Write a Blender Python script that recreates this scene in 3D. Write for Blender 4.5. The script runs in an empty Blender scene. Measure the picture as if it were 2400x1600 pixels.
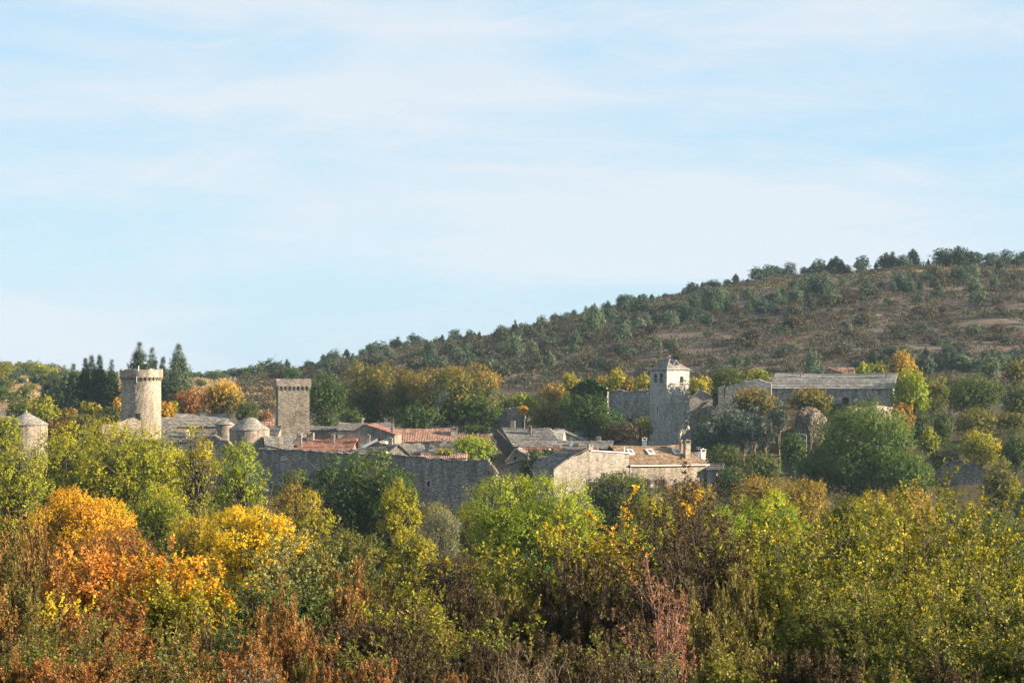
import bpy, math, random
import numpy as np
from mathutils import Vector, Matrix

# ------------------------------------------------------------------ camera, sky, sun, exposure
S = bpy.context.scene
COL = S.collection
R = math.radians
K = 0.36 / 2400.0            # metres per photo pixel at one metre distance
UC, VH = 1200.0, 888.0       # photo column of the view axis, photo row of eye level

cam_d = bpy.data.cameras.new("camera")
cam_d.sensor_width = 36.0
cam_d.lens = 100.0
cam_d.shift_y = (VH - 800.0) / 2400.0
cam_d.clip_start = 1.0
cam_d.clip_end = 12000.0
cam = bpy.data.objects.new("camera", cam_d)
cam.rotation_euler = (R(90), 0, 0)
COL.objects.link(cam)
S.camera = cam

SUN_EL, SUN_AZ = 17.5, 100.0   # elevation; azimuth clockwise from +Y (view axis) towards +X
world = bpy.data.worlds.new("World")
S.world = world
world.use_nodes = True
wn, wl = world.node_tree.nodes, world.node_tree.links
wn.clear()
w_out = wn.new("ShaderNodeOutputWorld")
w_bg = wn.new("ShaderNodeBackground")
w_sky = wn.new("ShaderNodeTexSky")
w_sky.sky_type = 'NISHITA'
w_sky.sun_disc = False
w_sky.sun_elevation = R(SUN_EL)
w_sky.sun_rotation = R(SUN_AZ)
w_sky.altitude = 700
w_sky.air_density = 1.0
w_sky.dust_density = 0.6
w_sky.ozone_density = 2.0
w_bg.inputs["Strength"].default_value = 0.05
# thin cirrus: streaked noise over the direction of view, mixed over the sky texture
w_tc = wn.new("ShaderNodeTexCoord")
def cloud_noise(rot, scale, sx, sz, detail, rough, dist, lo, hi):
    mp = wn.new("ShaderNodeMapping")
    mp.inputs["Rotation"].default_value = (0, R(rot), 0)
    mp.inputs["Scale"].default_value = (sx, 1.0, sz)
    nz = wn.new("ShaderNodeTexNoise")
    nz.inputs["Scale"].default_value = scale
    nz.inputs["Detail"].default_value = detail
    nz.inputs["Roughness"].default_value = rough
    nz.inputs["Distortion"].default_value = dist
    mr = wn.new("ShaderNodeMapRange")
    mr.interpolation_type = 'SMOOTHSTEP'
    mr.inputs["From Min"].default_value = lo
    mr.inputs["From Max"].default_value = hi
    wl.new(w_tc.outputs["Generated"], mp.inputs["Vector"])
    wl.new(mp.outputs["Vector"], nz.inputs["Vector"])
    wl.new(nz.outputs["Fac"], mr.inputs["Value"])
    return mr.outputs["Result"]
c_a = cloud_noise(-6, 3.0, 1.5, 9.0, 6, 0.55, 0.35, 0.34, 0.68)
c_b = cloud_noise(14, 13.0, 1.1, 5.5, 10, 0.68, 0.9, 0.42, 0.78)
w_add = wn.new("ShaderNodeMath"); w_add.operation = 'MULTIPLY_ADD'
w_add.inputs[1].default_value = 0.5
w_add.use_clamp = True
wl.new(c_b, w_add.inputs[0]); wl.new(c_a, w_add.inputs[2])
w_mul = wn.new("ShaderNodeMath"); w_mul.operation = 'MULTIPLY_ADD'
w_mul.inputs[1].default_value = 0.90
w_mul.inputs[2].default_value = 0.0
wl.new(w_add.outputs[0], w_mul.inputs[0])
w_mix = wn.new("ShaderNodeMixRGB")
w_mix.inputs["Color2"].default_value = (4.02, 4.36, 4.74, 1)
wl.new(w_mul.outputs[0], w_mix.inputs["Fac"])
w_pale = wn.new("ShaderNodeMixRGB")   # constant pale blue, chosen by eye, brightens the sky texture's colour
w_pale.inputs["Fac"].default_value = 0.78
w_pale.inputs["Color2"].default_value = (2.6, 3.88, 4.98, 1)
wl.new(w_sky.outputs["Color"], w_pale.inputs["Color1"])
wl.new(w_pale.outputs["Color"], w_mix.inputs["Color1"])
wl.new(w_mix.outputs["Color"], w_bg.inputs["Color"])
wl.new(w_bg.outputs["Background"], w_out.inputs["Surface"])

sun_d = bpy.data.lights.new("sun", 'SUN')
sun_d.energy = 5.0
sun_d.angle = R(0.5)
sun_d.color = (1.0, 0.82, 0.57)
sun = bpy.data.objects.new("sun", sun_d)
_e, _a = R(SUN_EL), R(SUN_AZ)
SUN_DIR = Vector((math.cos(_e) * math.sin(_a), math.cos(_e) * math.cos(_a), math.sin(_e)))
sun.rotation_euler = SUN_DIR.to_track_quat('Z', 'Y').to_euler()
sun.location = SUN_DIR * 300
COL.objects.link(sun)

S.view_settings.view_transform = 'Standard'
S.view_settings.look = 'None'
S.view_settings.exposure = 1.96
S.view_settings.gamma = 1.0
S.render.engine = 'CYCLES'
cy = S.cycles
cy.max_bounces = 6
cy.diffuse_bounces = 3
cy.glossy_bounces = 2
cy.transmission_bounces = 3
cy.transparent_max_bounces = 4
cy.volume_bounces = 0
cy.use_denoising = True
cy.caustics_reflective = False
cy.caustics_refractive = False
cy.sample_clamp_indirect = 4.0

# ------------------------------------------------------------------ helpers
def P(u, v, Y):
    return Vector(((u - UC) * K * Y, Y, (VH - v) * K * Y))

def smooth(t):
    t = np.clip(t, 0, 1)
    return t * t * (3 - 2 * t)

def tag(o, label=None, cat=None, group=None, kind=None):
    if label: o["label"] = label
    if cat: o["category"] = cat
    if group: o["group"] = group
    if kind: o["kind"] = kind
    return o

def empty(name, loc, rz=0.0, label=None, cat=None, group=None):
    o = bpy.data.objects.new(name, None)
    o.empty_display_size = 0.5
    o.location = loc
    o.rotation_euler = (0, 0, rz)
    COL.objects.link(o)
    return tag(o, label, cat, group)

def link_mesh(name, me, mat, parent=None, loc=None):
    if mat is not None and not me.materials: me.materials.append(mat)
    o = bpy.data.objects.new(name, me)
    COL.objects.link(o)
    if parent is not None: o.parent = parent
    if loc is not None: o.location = loc
    return o

def np_mesh(name, V, F, colors=None, smooth_shade=False):
    """V (n,3), F (m,k) constant polygon size; colors (m,3) per face."""
    me = bpy.data.meshes.new(name)
    V = np.ascontiguousarray(V, np.float32); F = np.ascontiguousarray(F, np.int32)
    m, k = F.shape
    me.vertices.add(len(V)); me.vertices.foreach_set("co", V.ravel())
    me.loops.add(m * k); me.loops.foreach_set("vertex_index", F.ravel())
    me.polygons.add(m)
    me.polygons.foreach_set("loop_start", np.arange(0, m * k, k, dtype=np.int32))
    me.polygons.foreach_set("loop_total", np.full(m, k, np.int32))
    me.polygons.foreach_set("use_smooth", np.full(m, smooth_shade, bool))
    if colors is not None:
        at = me.attributes.new("tint", 'FLOAT_COLOR', 'FACE')
        c = np.ones((m, 4), np.float32); c[:, :3] = colors
        at.data.foreach_set("color", c.ravel())
    me.update(calc_edges=True)
    return me

class MB:
    """collects shapes into ONE mesh"""
    def __init__(s): s.v = []; s.f = []
    def add(s, vs, fs):
        n = len(s.v); s.v += [tuple(p) for p in vs]; s.f += [tuple(i + n for i in f) for f in fs]
    def box(s, x0, x1, y0, y1, z0, z1, tx=0.0, ty=0.0):
        s.add([(x0, y0, z0), (x1, y0, z0), (x1, y1, z0), (x0, y1, z0),
               (x0 + tx, y0 + ty, z1), (x1 - tx, y0 + ty, z1), (x1 - tx, y1 - ty, z1), (x0 + tx, y1 - ty, z1)],
              [(3, 2, 1, 0), (4, 5, 6, 7), (0, 1, 5, 4), (1, 2, 6, 5), (2, 3, 7, 6), (3, 0, 4, 7)])
    def prism_y(s, prof, y0, y1):
        """profile of (x,z), counter-clockwise seen from -y"""
        n = len(prof)
        vs = [(x, y0, z) for x, z in prof] + [(x, y1, z) for x, z in prof]
        fs = [tuple(range(n)), tuple(range(2 * n - 1, n - 1, -1))]
        fs += [(i, i + n, (i + 1) % n + n, (i + 1) % n) for i in range(n)]
        s.add(vs, fs)
    def prism_x(s, prof, x0, x1):
        n = len(prof)
        vs = [(x0, y, z) for y, z in prof] + [(x1, y, z) for y, z in prof]
        fs = [tuple(range(n)), tuple(range(2 * n - 1, n - 1, -1))]
        fs += [(i, i + n, (i + 1) % n + n, (i + 1) % n) for i in range(n)]
        s.add(vs, fs)
    def lathe(s, prof, n=48, jit=0.0, rng=None, sq=None, a0=0.0):
        """profile of (r,z) bottom to top"""
        vs = []; m = len(prof)
        for r, z in prof:
            for i in range(n):
                a = a0 + 2 * math.pi * i / n
                rr = r + (rng.uniform(-jit, jit) if jit else 0)
                vs.append((rr * math.cos(a), rr * math.sin(a), z + (rng.uniform(-jit, jit) * .5 if jit else 0)))
        fs = [(j * n + i, j * n + (i + 1) % n, (j + 1) * n + (i + 1) % n, (j + 1) * n + i) for j in range(m - 1) for i in range(n)]
        fs += [tuple(range(n - 1, -1, -1)), tuple(range((m - 1) * n, m * n))]
        s.add(vs, fs)
    def tube(s, a, b, r, n=5):
        a, b = Vector(a), Vector(b)
        q = (b - a).to_track_quat('Z', 'Y')
        vs = []
        for p in (a, b):
            for i in range(n):
                t = 2 * math.pi * i / n
                vs.append(p + q @ Vector((r * math.cos(t), r * math.sin(t), 0)))
        fs = [(i, (i + 1) % n, (i + 1) % n + n, i + n) for i in range(n)]
        fs += [tuple(range(n - 1, -1, -1)), tuple(range(n, 2 * n))]
        s.add(vs, fs)
    def build(s, name, mat, parent=None, loc=None, fix=True, smooth_shade=False):
        me = bpy.data.meshes.new(name)
        me.from_pydata(s.v, [], s.f)
        me.update()
        if fix:
            import bmesh
            bm = bmesh.new(); bm.from_mesh(me)
            bmesh.ops.recalc_face_normals(bm, faces=bm.faces)
            bm.to_mesh(me); bm.free()
        if smooth_shade:
            me.polygons.foreach_set("use_smooth", np.full(len(me.polygons), True))
        return link_mesh(name, me, mat, parent, loc)

def kids(o):
    return [c for c in bpy.data.objects if c.parent == o]

_children = {}
def copy_tree(root, loc, rz=0.0, sc=(1, 1, 1), label=None, group=None):
    r = root.copy(); COL.objects.link(r)
    r.location = loc; r.rotation_euler = (0, 0, rz); r.scale = sc
    if label: r["label"] = label
    if group: r["group"] = group
    if root.name not in _children: _children[root.name] = kids(root)
    for ch in _children[root.name]:
        c = ch.copy(); COL.objects.link(c); c.parent = r
    return r

# ------------------------------------------------------------------ materials
def new_mat(name):
    m = bpy.data.materials.new(name); m.use_nodes = True
    nt = m.node_tree; nt.nodes.clear()
    out = nt.nodes.new("ShaderNodeOutputMaterial")
    return m, nt.nodes, nt.links, out

def _ramp(n, l, src, stops):
    r = n.new("ShaderNodeValToRGB")
    while len(r.color_ramp.elements) < len(stops): r.color_ramp.elements.new(0.5)
    for e, (p, c) in zip(r.color_ramp.elements, stops):
        e.position = p; e.color = (*c, 1)
    l.new(src, r.inputs["Fac"])
    return r.outputs["Color"]

def _noise(n, l, vec, scale, detail=4, rough=0.55, dist=0.0):
    z = n.new("ShaderNodeTexNoise")
    z.inputs["Scale"].default_value = scale; z.inputs["Detail"].default_value = detail
    z.inputs["Roughness"].default_value = rough; z.inputs["Distortion"].default_value = dist
    if vec is not None: l.new(vec, z.inputs["Vector"])
    return z.outputs["Fac"]

def _mix(n, l, fac, a, b, mode='MIX'):
    m = n.new("ShaderNodeMixRGB"); m.blend_type = mode
    for k, x in (("Fac", fac), ("Color1", a), ("Color2", b)):
        if hasattr(x, "links"): l.new(x, m.inputs[k])
        elif k == "Fac": m.inputs[k].default_value = x
        else: m.inputs[k].default_value = (*x, 1)
    return m.outputs["Color"]

def _tc(n, l, scale=(1, 1, 1), which="Object"):
    t = n.new("ShaderNodeTexCoord"); m = n.new("ShaderNodeMapping")
    m.inputs["Scale"].default_value = scale
    l.new(t.outputs[which], m.inputs["Vector"])
    return m.outputs["Vector"]

def stone_mat(name, dark, mid, light, cell=4.2, zs=1.9, mortar=0.5, stain=0.35, bump=0.45):
    m, n, l, out = new_mat(name)
    vec = _tc(n, l, (1, 1, zs))
    warp = n.new("ShaderNodeVectorMath"); warp.operation = 'ADD'
    nz = n.new("ShaderNodeTexNoise"); nz.inputs["Scale"].default_value = 1.3
    l.new(vec, nz.inputs["Vector"])
    sc = n.new("ShaderNodeVectorMath"); sc.operation = 'SCALE'; sc.inputs["Scale"].default_value = 0.25
    l.new(nz.outputs["Color"], sc.inputs[0])
    l.new(vec, warp.inputs[0]); l.new(sc.outputs[0], warp.inputs[1])
    v = n.new("ShaderNodeTexVoronoi"); v.inputs["Scale"].default_value = cell
    l.new(warp.outputs[0], v.inputs["Vector"])
    sep = n.new("ShaderNodeSeparateColor"); l.new(v.outputs["Color"], sep.inputs[0])
    base = _ramp(n, l, sep.outputs[0], [(0.0, dark), (0.45, mid), (1.0, light)])
    ve = n.new("ShaderNodeTexVoronoi"); ve.feature = 'DISTANCE_TO_EDGE'; ve.inputs["Scale"].default_value = cell
    l.new(warp.outputs[0], ve.inputs["Vector"])
    mr = n.new("ShaderNodeMapRange"); mr.inputs["From Max"].default_value = 0.10
    mr.inputs["To Min"].default_value = 1 - mortar; l.new(ve.outputs["Distance"], mr.inputs["Value"])
    base = _mix(n, l, 1.0, base, _mix(n, l, mr.outputs[0], (mortar * .55,) * 3, (1, 1, 1)), 'MULTIPLY')
    big = _noise(n, l, _tc(n, l, (1, 1, 0.5)), 0.35, 6, 0.65)
    st = _ramp(n, l, big, [(0.3, (1 - stain,) * 3), (0.55, (1, 1, 1)), (0.75, (1.0 + stain * .25,) * 3)])
    base = _mix(n, l, 1.0, base, st, 'MULTIPLY')
    streak = _noise(n, l, _tc(n, l, (1, 1, .12)), 1.5, 5, 0.6)
    base = _mix(n, l, 1.0, base, _ramp(n, l, streak, [(.34, (1 - stain * .8,) * 3), (.52, (1, 1, 1)), (.7, (1 + stain * .2,) * 3)]), 'MULTIPLY')
    fine = _noise(n, l, _tc(n, l), 9.0, 3, 0.6)
    base = _mix(n, l, 1.0, base, _ramp(n, l, fine, [(0.25, (.82, .82, .82)), (0.75, (1.12, 1.12, 1.12))]), 'MULTIPLY')
    b = n.new("ShaderNodeBsdfPrincipled"); b.inputs["Roughness"].default_value = 0.92
    b.inputs["Specular IOR Level"].default_value = 0.15
    l.new(base, b.inputs["Base Color"])
    bp = n.new("ShaderNodeBump"); bp.inputs["Strength"].default_value = bump; bp.inputs["Distance"].default_value = 0.08
    hh = n.new("ShaderNodeMath"); hh.operation = 'MULTIPLY_ADD'; hh.inputs[1].default_value = 0.6
    l.new(sep.outputs[1], hh.inputs[0]); l.new(mr.outputs[0], hh.inputs[2])
    l.new(hh.outputs[0], bp.inputs["Height"]); l.new(bp.outputs[0], b.inputs["Normal"])
    l.new(b.outputs[0], out.inputs["Surface"])
    return m

def plain_mat(name, col, rough=0.8, var=0.25, scale=3.0, spec=0.3, metal=0.0):
    m, n, l, out = new_mat(name)
    f = _noise(n, l, _tc(n, l), scale, 5, 0.6)
    c = _mix(n, l, 1.0, col, _ramp(n, l, f, [(0.25, (1 - var,) * 3), (0.75, (1 + var,) * 3)]), 'MULTIPLY')
    b = n.new("ShaderNodeBsdfPrincipled"); b.inputs["Roughness"].default_value = rough
    b.inputs["Specular IOR Level"].default_value = spec; b.inputs["Metallic"].default_value = metal
    l.new(c, b.inputs["Base Color"]); l.new(b.outputs[0], out.inputs["Surface"])
    return m

def tile_mat(name, a, b_, c):
    """canal tiles: colour per tile"""
    m, n, l, out = new_mat(name)
    v = n.new("ShaderNodeTexVoronoi"); v.inputs["Scale"].default_value = 4.0
    l.new(_tc(n, l, (1, .7, .7)), v.inputs["Vector"])
    sep = n.new("ShaderNodeSeparateColor"); l.new(v.outputs["Color"], sep.inputs[0])
    base = _ramp(n, l, sep.outputs[0], [(0, a), (.5, b_), (1, c)])
    big = _noise(n, l, _tc(n, l), 0.9, 6, 0.65)
    base = _mix(n, l, 1.0, base, _ramp(n, l, big, [(.32, (.5, .5, .52)), (.6, (1.05, 1.05, 1.05))]), 'MULTIPLY')
    b = n.new("ShaderNodeBsdfPrincipled"); b.inputs["Roughness"].default_value = 0.9
    b.inputs["Specular IOR Level"].default_value = 0.2
    l.new(base, b.inputs["Base Color"]); l.new(b.outputs[0], out.inputs["Surface"])
    return m

def leaf_mat(name, trans=0.35):
    m, n, l, out = new_mat(name)
    at = n.new("ShaderNodeAttribute"); at.attribute_name = "tint"
    b = n.new("ShaderNodeBsdfPrincipled"); b.inputs["Roughness"].default_value = 0.6
    b.inputs["Specular IOR Level"].default_value = 0.25
    t = n.new("ShaderNodeBsdfTranslucent")
    mx = n.new("ShaderNodeMixShader"); mx.inputs["Fac"].default_value = trans
    l.new(at.outputs["Color"], b.inputs["Base Color"]); l.new(at.outputs["Color"], t.inputs["Color"])
    l.new(b.outputs[0], mx.inputs[1]); l.new(t.outputs[0], mx.inputs[2])
    l.new(mx.outputs[0], out.inputs["Surface"])
    return m

M = {}
M["wall_warm"] = stone_mat("warm_limestone", (.185, .156, .13), (.285, .243, .203), (.395, .345, .29), stain=.42)
M["wall_house"] = stone_mat("pale_house_stone", (.22, .195, .168), (.32, .287, .25), (.42, .38, .34), cell=4.0, stain=.45)
M["wall_grey"] = stone_mat("grey_limestone", (.17, .16, .15), (.29, .275, .26), (.44, .42, .40), stain=.5)
M["wall_keep"] = stone_mat("weathered_keep_stone", (.115, .10, .085), (.205, .18, .155), (.32, .285, .245), cell=4.6)
M["wall_church"] = stone_mat("pale_church_stone", (.27, .26, .24), (.40, .385, .36), (.52, .50, .47), cell=3.4, zs=2.0, mortar=.5)
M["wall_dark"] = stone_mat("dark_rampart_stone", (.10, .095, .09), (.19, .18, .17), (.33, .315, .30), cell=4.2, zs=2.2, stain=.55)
M["render"] = stone_mat("old_lime_render", (.20, .18, .16), (.27, .25, .22), (.34, .31, .28), cell=1.2, zs=1.0, mortar=.12, stain=.5, bump=.2)
M["lauze"] = stone_mat("stone_slab_roofing", (.15, .14, .13), (.24, .226, .212), (.35, .333, .315), cell=4.4, zs=1.0, mortar=.45, bump=.4)
M["lauze_pale"] = stone_mat("pale_slab_roofing", (.17, .166, .16), (.25, .245, .235), (.34, .33, .32), cell=5.0, zs=1.0, mortar=.4, bump=.4)
M["lauze_dark"] = stone_mat("dark_slab_roofing", (.075, .07, .067), (.15, .14, .132), (.26, .25, .24), cell=2.6, zs=1.0, mortar=.45, bump=.4)  # darker, coarser slab tones than the plain stone roofing
M["lauze_brown"] = stone_mat("brown_slab_roofing", (.15, .10, .065), (.24, .165, .11), (.34, .25, .18), cell=3.6, zs=1.0, mortar=.3, bump=.3)
M["tile_red"] = tile_mat("terracotta_tiles", (.15, .066, .046), (.215, .10, .07), (.29, .165, .125))
M["tile_pale"] = tile_mat("weathered_terracotta_tiles", (.19, .10, .07), (.275, .155, .115), (.37, .25, .20))
M["tile_dark"] = tile_mat("mossy_terracotta_tiles", (.12, .065, .05), (.19, .10, .07), (.26, .16, .12))
M["shade_panel"] = plain_mat("painted_opening_shade", (.012, .012, .013), 0.9, 0.2)  # near-black panel colour that paints the shade inside openings
M["glass"] = plain_mat("window_glass", (.03, .035, .04), 0.12, 0.2, 2, 0.5)
M["skyglass"] = plain_mat("skylight_glass", (.10, .12, .14), 0.08, 0.1, 2, 0.8)
M["wood"] = plain_mat("brown_wood", (.10, .055, .035), 0.75, 0.35, 6)
M["wood_dark"] = plain_mat("blackened_boards", (.035, .026, .024), 0.85, 0.7, 1.6)
M["wood_orange"] = plain_mat("orange_wood", (.32, .15, .05), 0.75, 0.3, 6)
M["paint_blue"] = plain_mat("faded_blue_paint", (.20, .27, .30), 0.7, 0.2, 4)
M["paint_grey"] = plain_mat("faded_grey_paint", (.17, .19, .21), 0.7, 0.2, 4)
M["white"] = plain_mat("off_white_paint", (.66, .65, .62), 0.6, 0.12, 4)
M["plaster"] = plain_mat("flaking_white_plaster", (.40, .39, .37), 0.9, 0.3, 3)
M["zinc"] = plain_mat("zinc_flashing", (.45, .48, .50), 0.45, 0.15, 3, 0.5)
M["metal"] = plain_mat("dull_metal", (.22, .22, .23), 0.5, 0.2, 5, 0.5)
M["rock"] = stone_mat("weathered_dolomite", (.085, .07, .058), (.145, .12, .10), (.22, .185, .155), cell=2.2, zs=1.2, mortar=.35, stain=.5, bump=1.0)
M["cliff"] = stone_mat("pale_cliff_limestone", (.34, .27, .22), (.47, .38, .31), (.58, .50, .42), cell=.9, zs=.6, mortar=.3, stain=.4, bump=.8)
M["bark"] = plain_mat("grey_brown_bark", (.075, .06, .048), 0.9, 0.4, 5)
M["bark_pale"] = plain_mat("pale_pine_bark", (.15, .11, .08), 0.9, 0.35, 5)
M["twig"] = plain_mat("dark_twig_bark", (.06, .045, .035), 0.9, 0.3, 8)
M["twig_red"] = plain_mat("reddish_twig_bark", (.17, .10, .08), 0.9, 0.3, 8)
M["leaf"] = leaf_mat("leaves", 0.34)
M["needle"] = leaf_mat("needles", 0.15)
M["dry"] = leaf_mat("dry_leaves", 0.30)

# ------------------------------------------------------------------ terrain
RIDGE_U = [-3000, -200, 60, 200, 440, 560, 700, 900, 1100, 1300, 1500, 1700, 1900, 2100, 2300, 2450, 3000, 4500]
RIDGE_V = [866, 870, 877, 886, 888, 885, 874, 836, 800, 752, 712, 676, 650, 632, 622, 616, 606, 596]
RIDGE_Y = 800.0
BASE_Y = [-50, 0, 14, 32, 60, 100, 150, 200, 250, 300, 383, 392, 420, 450, 500, 520, 620, 800]
BASE_Z = [-1.2, -1.8, -2.5, -4.4, -7.0, -10.2, -14.4, -17.4, -19.0, -19.4, -18.6, -14.5, -11.2, -9.6, -6.2, -5.0, -3.0, -1.0]

def ground_z(X, Y):
    X = np.asarray(X, float); Y = np.asarray(Y, float)
    base = np.interp(Y, BASE_Y, BASE_Z)
    Ys = np.maximum(Y, 60.0)
    u = UC + X / (Ys * K)
    ridge = (VH - np.interp(u, RIDGE_U, RIDGE_V)) * K * RIDGE_Y
    t = np.clip((Y - 490.0) / (RIDGE_Y - 490.0), 0, 1)
    t = 0.35 * t + 0.65 * smooth(t)
    z = base * (1 - t) + ridge * t
    z = z - np.clip(Y - RIDGE_Y, 0, 4000) * 0.06
    # bank on the right side of the valley and the knoll under the castle
    z = z + smooth((X - 58) / 34) * smooth((Y - 250) / 120) * (1 - smooth((Y - 470) / 60)) * 3.4
    d = np.sqrt(((X - 47.5) / 17.5) ** 2 + ((Y - 438) / 13.0) ** 2)
    z = z + (1 - smooth((d - 0.62) / 0.5)) * 7.2
    # the ivy-grown bank behind the village
    d2 = np.sqrt(((X - 13) / 14) ** 2 + ((Y - 462) / 14) ** 2)
    z = z + (1 - smooth((d2 - 0.5) / 0.6)) * 2.5
    z = z + np.clip((Y - 20) / 180, .06, 1) * (0.35 * np.sin(X * .09 + 1.3) * np.sin(Y * .047) + 0.18 * np.sin(X * .31 + Y * .11))
    far = np.clip((Y - 560) / 120, 0, 1)
    z = z + far * (0.5 * np.sin(X * .055 + Y * .021) + 0.35 * np.sin(X * .13 - Y * .05))
    return z

def gz(x, y): return float(ground_z(x, y))

def make_ground():
    ys = np.concatenate([np.linspace(-40, 30, 15), np.linspace(33, 380, 60), np.linspace(383, 520, 60),
                         np.linspace(524, 830, 90), np.geomspace(840, 9000, 26)])
    half = np.maximum(130, ys * 0.36)
    a = np.linspace(-1, 1, 150)
    X = a[None, :] * half[:, None]
    Y = np.repeat(ys[:, None], 150, 1)
    Z = ground_z(X, Y)
    V = np.stack([X, Y, Z], -1).reshape(-1, 3)
    ny, nx = X.shape
    i = np.arange(ny - 1)[:, None] * nx + np.arange(nx - 1)[None, :]
    F = np.stack([i, i + 1, i + nx + 1, i + nx], -1).reshape(-1, 4)
    # ground cover: dry golden meadow on the left behind the keep, brown heath elsewhere
    c = V[F].mean(1); u = UC + c[:, 0] / (np.maximum(c[:, 1], 60) * K)
    meadow = smooth((c[:, 1] - 500) / 30) * (1 - smooth((u - 640) / 120))
    crest = np.exp(-((c[:, 1] - 770) / 26) ** 2) * smooth((u - 560) / 60) * 0.75
    brush = smooth((500 - c[:, 1]) / 30) * (1 - .0 * u)
    colr = np.stack([np.clip(meadow + crest, 0, 1), brush, brush * 0], -1)
    me = np_mesh("ground", V, F, colr, True)
    m, n, l, out = new_mat("heath_ground")
    at = n.new("ShaderNodeAttribute"); at.attribute_name = "tint"
    vec = _tc(n, l)
    n1 = _noise(n, l, vec, 0.05, 8, 0.65, 0.6); n2 = _noise(n, l, vec, 0.6, 6, 0.7)
    heath = _ramp(n, l, n1, [(.36, (.05, .038, .03)), (.47, (.085, .065, .052)), (.58, (.14, .11, .088)), (.70, (.185, .15, .125))])
    grass = _ramp(n, l, n1, [(.34, (.13, .095, .045)), (.5, (.27, .19, .085)), (.64, (.36, .265, .13))])
    ch = n.new("ShaderNodeSeparateColor"); l.new(at.outputs["Color"], ch.inputs[0])
    c0 = _mix(n, l, ch.outputs[0], heath, grass)
    under = _ramp(n, l, n1, [(.34, (.035, .035, .016)), (.5, (.065, .055, .025)), (.66, (.11, .08, .04))])
    c0 = _mix(n, l, ch.outputs[1], c0, under)
    c0 = _mix(n, l, 1.0, c0, _ramp(n, l, n2, [(.3, (.62, .62, .62)), (.7, (1.3, 1.3, 1.3))]), 'MULTIPLY')
    b = n.new("ShaderNodeBsdfPrincipled"); b.inputs["Roughness"].default_value = 0.95
    b.inputs["Specular IOR Level"].default_value = 0.1
    bp = n.new("ShaderNodeBump"); bp.inputs["Distance"].default_value = 0.6; bp.inputs["Strength"].default_value = 0.7
    l.new(n2, bp.inputs["Height"]); l.new(bp.outputs[0], b.inputs["Normal"])
    l.new(c0, b.inputs["Base Color"]); l.new(b.outputs[0], out.inputs["Surface"])
    o = link_mesh("ground", me, m)
    tag(o, "dry heath ground falling to the village and rising to the hill", kind="structure")
make_ground()
# ------------------------------------------------------------------ building helpers
rb = random.Random(7)
nrb = np.random.default_rng(7)

def patch(mb, p00, p10, p01, p11, kind, thick=0.14):
    """roof plane: lower edge p00-p10, upper edge p01-p11, built of courses of slabs or canal tiles"""
    p00, p10, p01, p11 = [np.array(p, float) for p in (p00, p10, p01, p11)]
    W = max(np.linalg.norm(p10 - p00), np.linalg.norm(p11 - p01)); L = np.linalg.norm((p01 + p11) / 2 - (p00 + p10) / 2)
    nrm = np.cross(p10 - p00 + p11 - p01, p01 - p00 + p11 - p10); nrm /= np.linalg.norm(nrm)
    if kind == 'tile':
        k = max(3, int(W / 0.24)); xs = np.linspace(0, 1, k * 5 + 1)
        prof = 0.055 * np.abs(np.sin(xs * k * math.pi)) ; rows = max(2, int(L / 0.42)); step, jit = 0.03, 0.008
    else:
        k = max(3, int(W / 0.5)); xs = np.linspace(0, 1, k + 1)
        prof = np.zeros(k + 1); rows = max(2, int(L / 0.36)); step, jit = 0.07, 0.02
    top = []
    wob, ph = min(.035, W * .006), nrb.uniform(0, 6.28)
    for j in range(rows):
        a, b = j / rows, (j + 1) / rows - 0.04 / rows
        r = nrb.uniform(-jit, jit, len(xs))
        sag = nrb.normal(0, .012)
        jt = (nrb.uniform(-.06, .0, len(xs)) / L) if kind != 'tile' else 0
        for t, h in ((a, step), (b, 0.0)):
            tt = np.clip(t + jt * (1.0 if h else 0.0) + np.zeros(len(xs)), -.05, 1)[:, None]
            lo = p00 + (p10 - p00) * xs[:, None]; up = p01 + (p11 - p01) * xs[:, None]
            top.append(lo + (up - lo) * tt + nrm * (prof + h + r + sag + wob * np.sin(xs * 6.5 + ph + t * 2) * min(1, 3 * t))[:, None] - np.array([0, 0, 1.0]) * (min(.16, .022 * W) * np.sin(np.pi * xs) * t)[:, None])
    top = np.array(top); ny, nx = top.shape[:2]
    bot = top - nrm * thick
    vs = np.concatenate([top.reshape(-1, 3), bot.reshape(-1, 3)])
    N = ny * nx
    fs = []
    for j in range(ny - 1):
        for i in range(nx - 1):
            a = j * nx + i
            fs.append((a, a + 1, a + nx + 1, a + nx)); fs.append((a + N + nx, a + N + nx + 1, a + N + 1, a + N))
    for i in range(nx - 1):
        fs.append((i, i + N, i + 1 + N, i + 1)); a = (ny - 1) * nx + i
        fs.append((a, a + 1, a + 1 + N, a + N))
    for j in range(ny - 1):
        a = j * nx; fs.append((a, a + nx, a + nx + N, a + N)); a = j * nx + nx - 1
        fs.append((a, a + N, a + nx + N, a + nx))
    mb.add(vs, fs)

ROOFKIND = {"tile_red": 'tile', "tile_pale": 'tile', "tile_dark": 'tile'}

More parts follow.
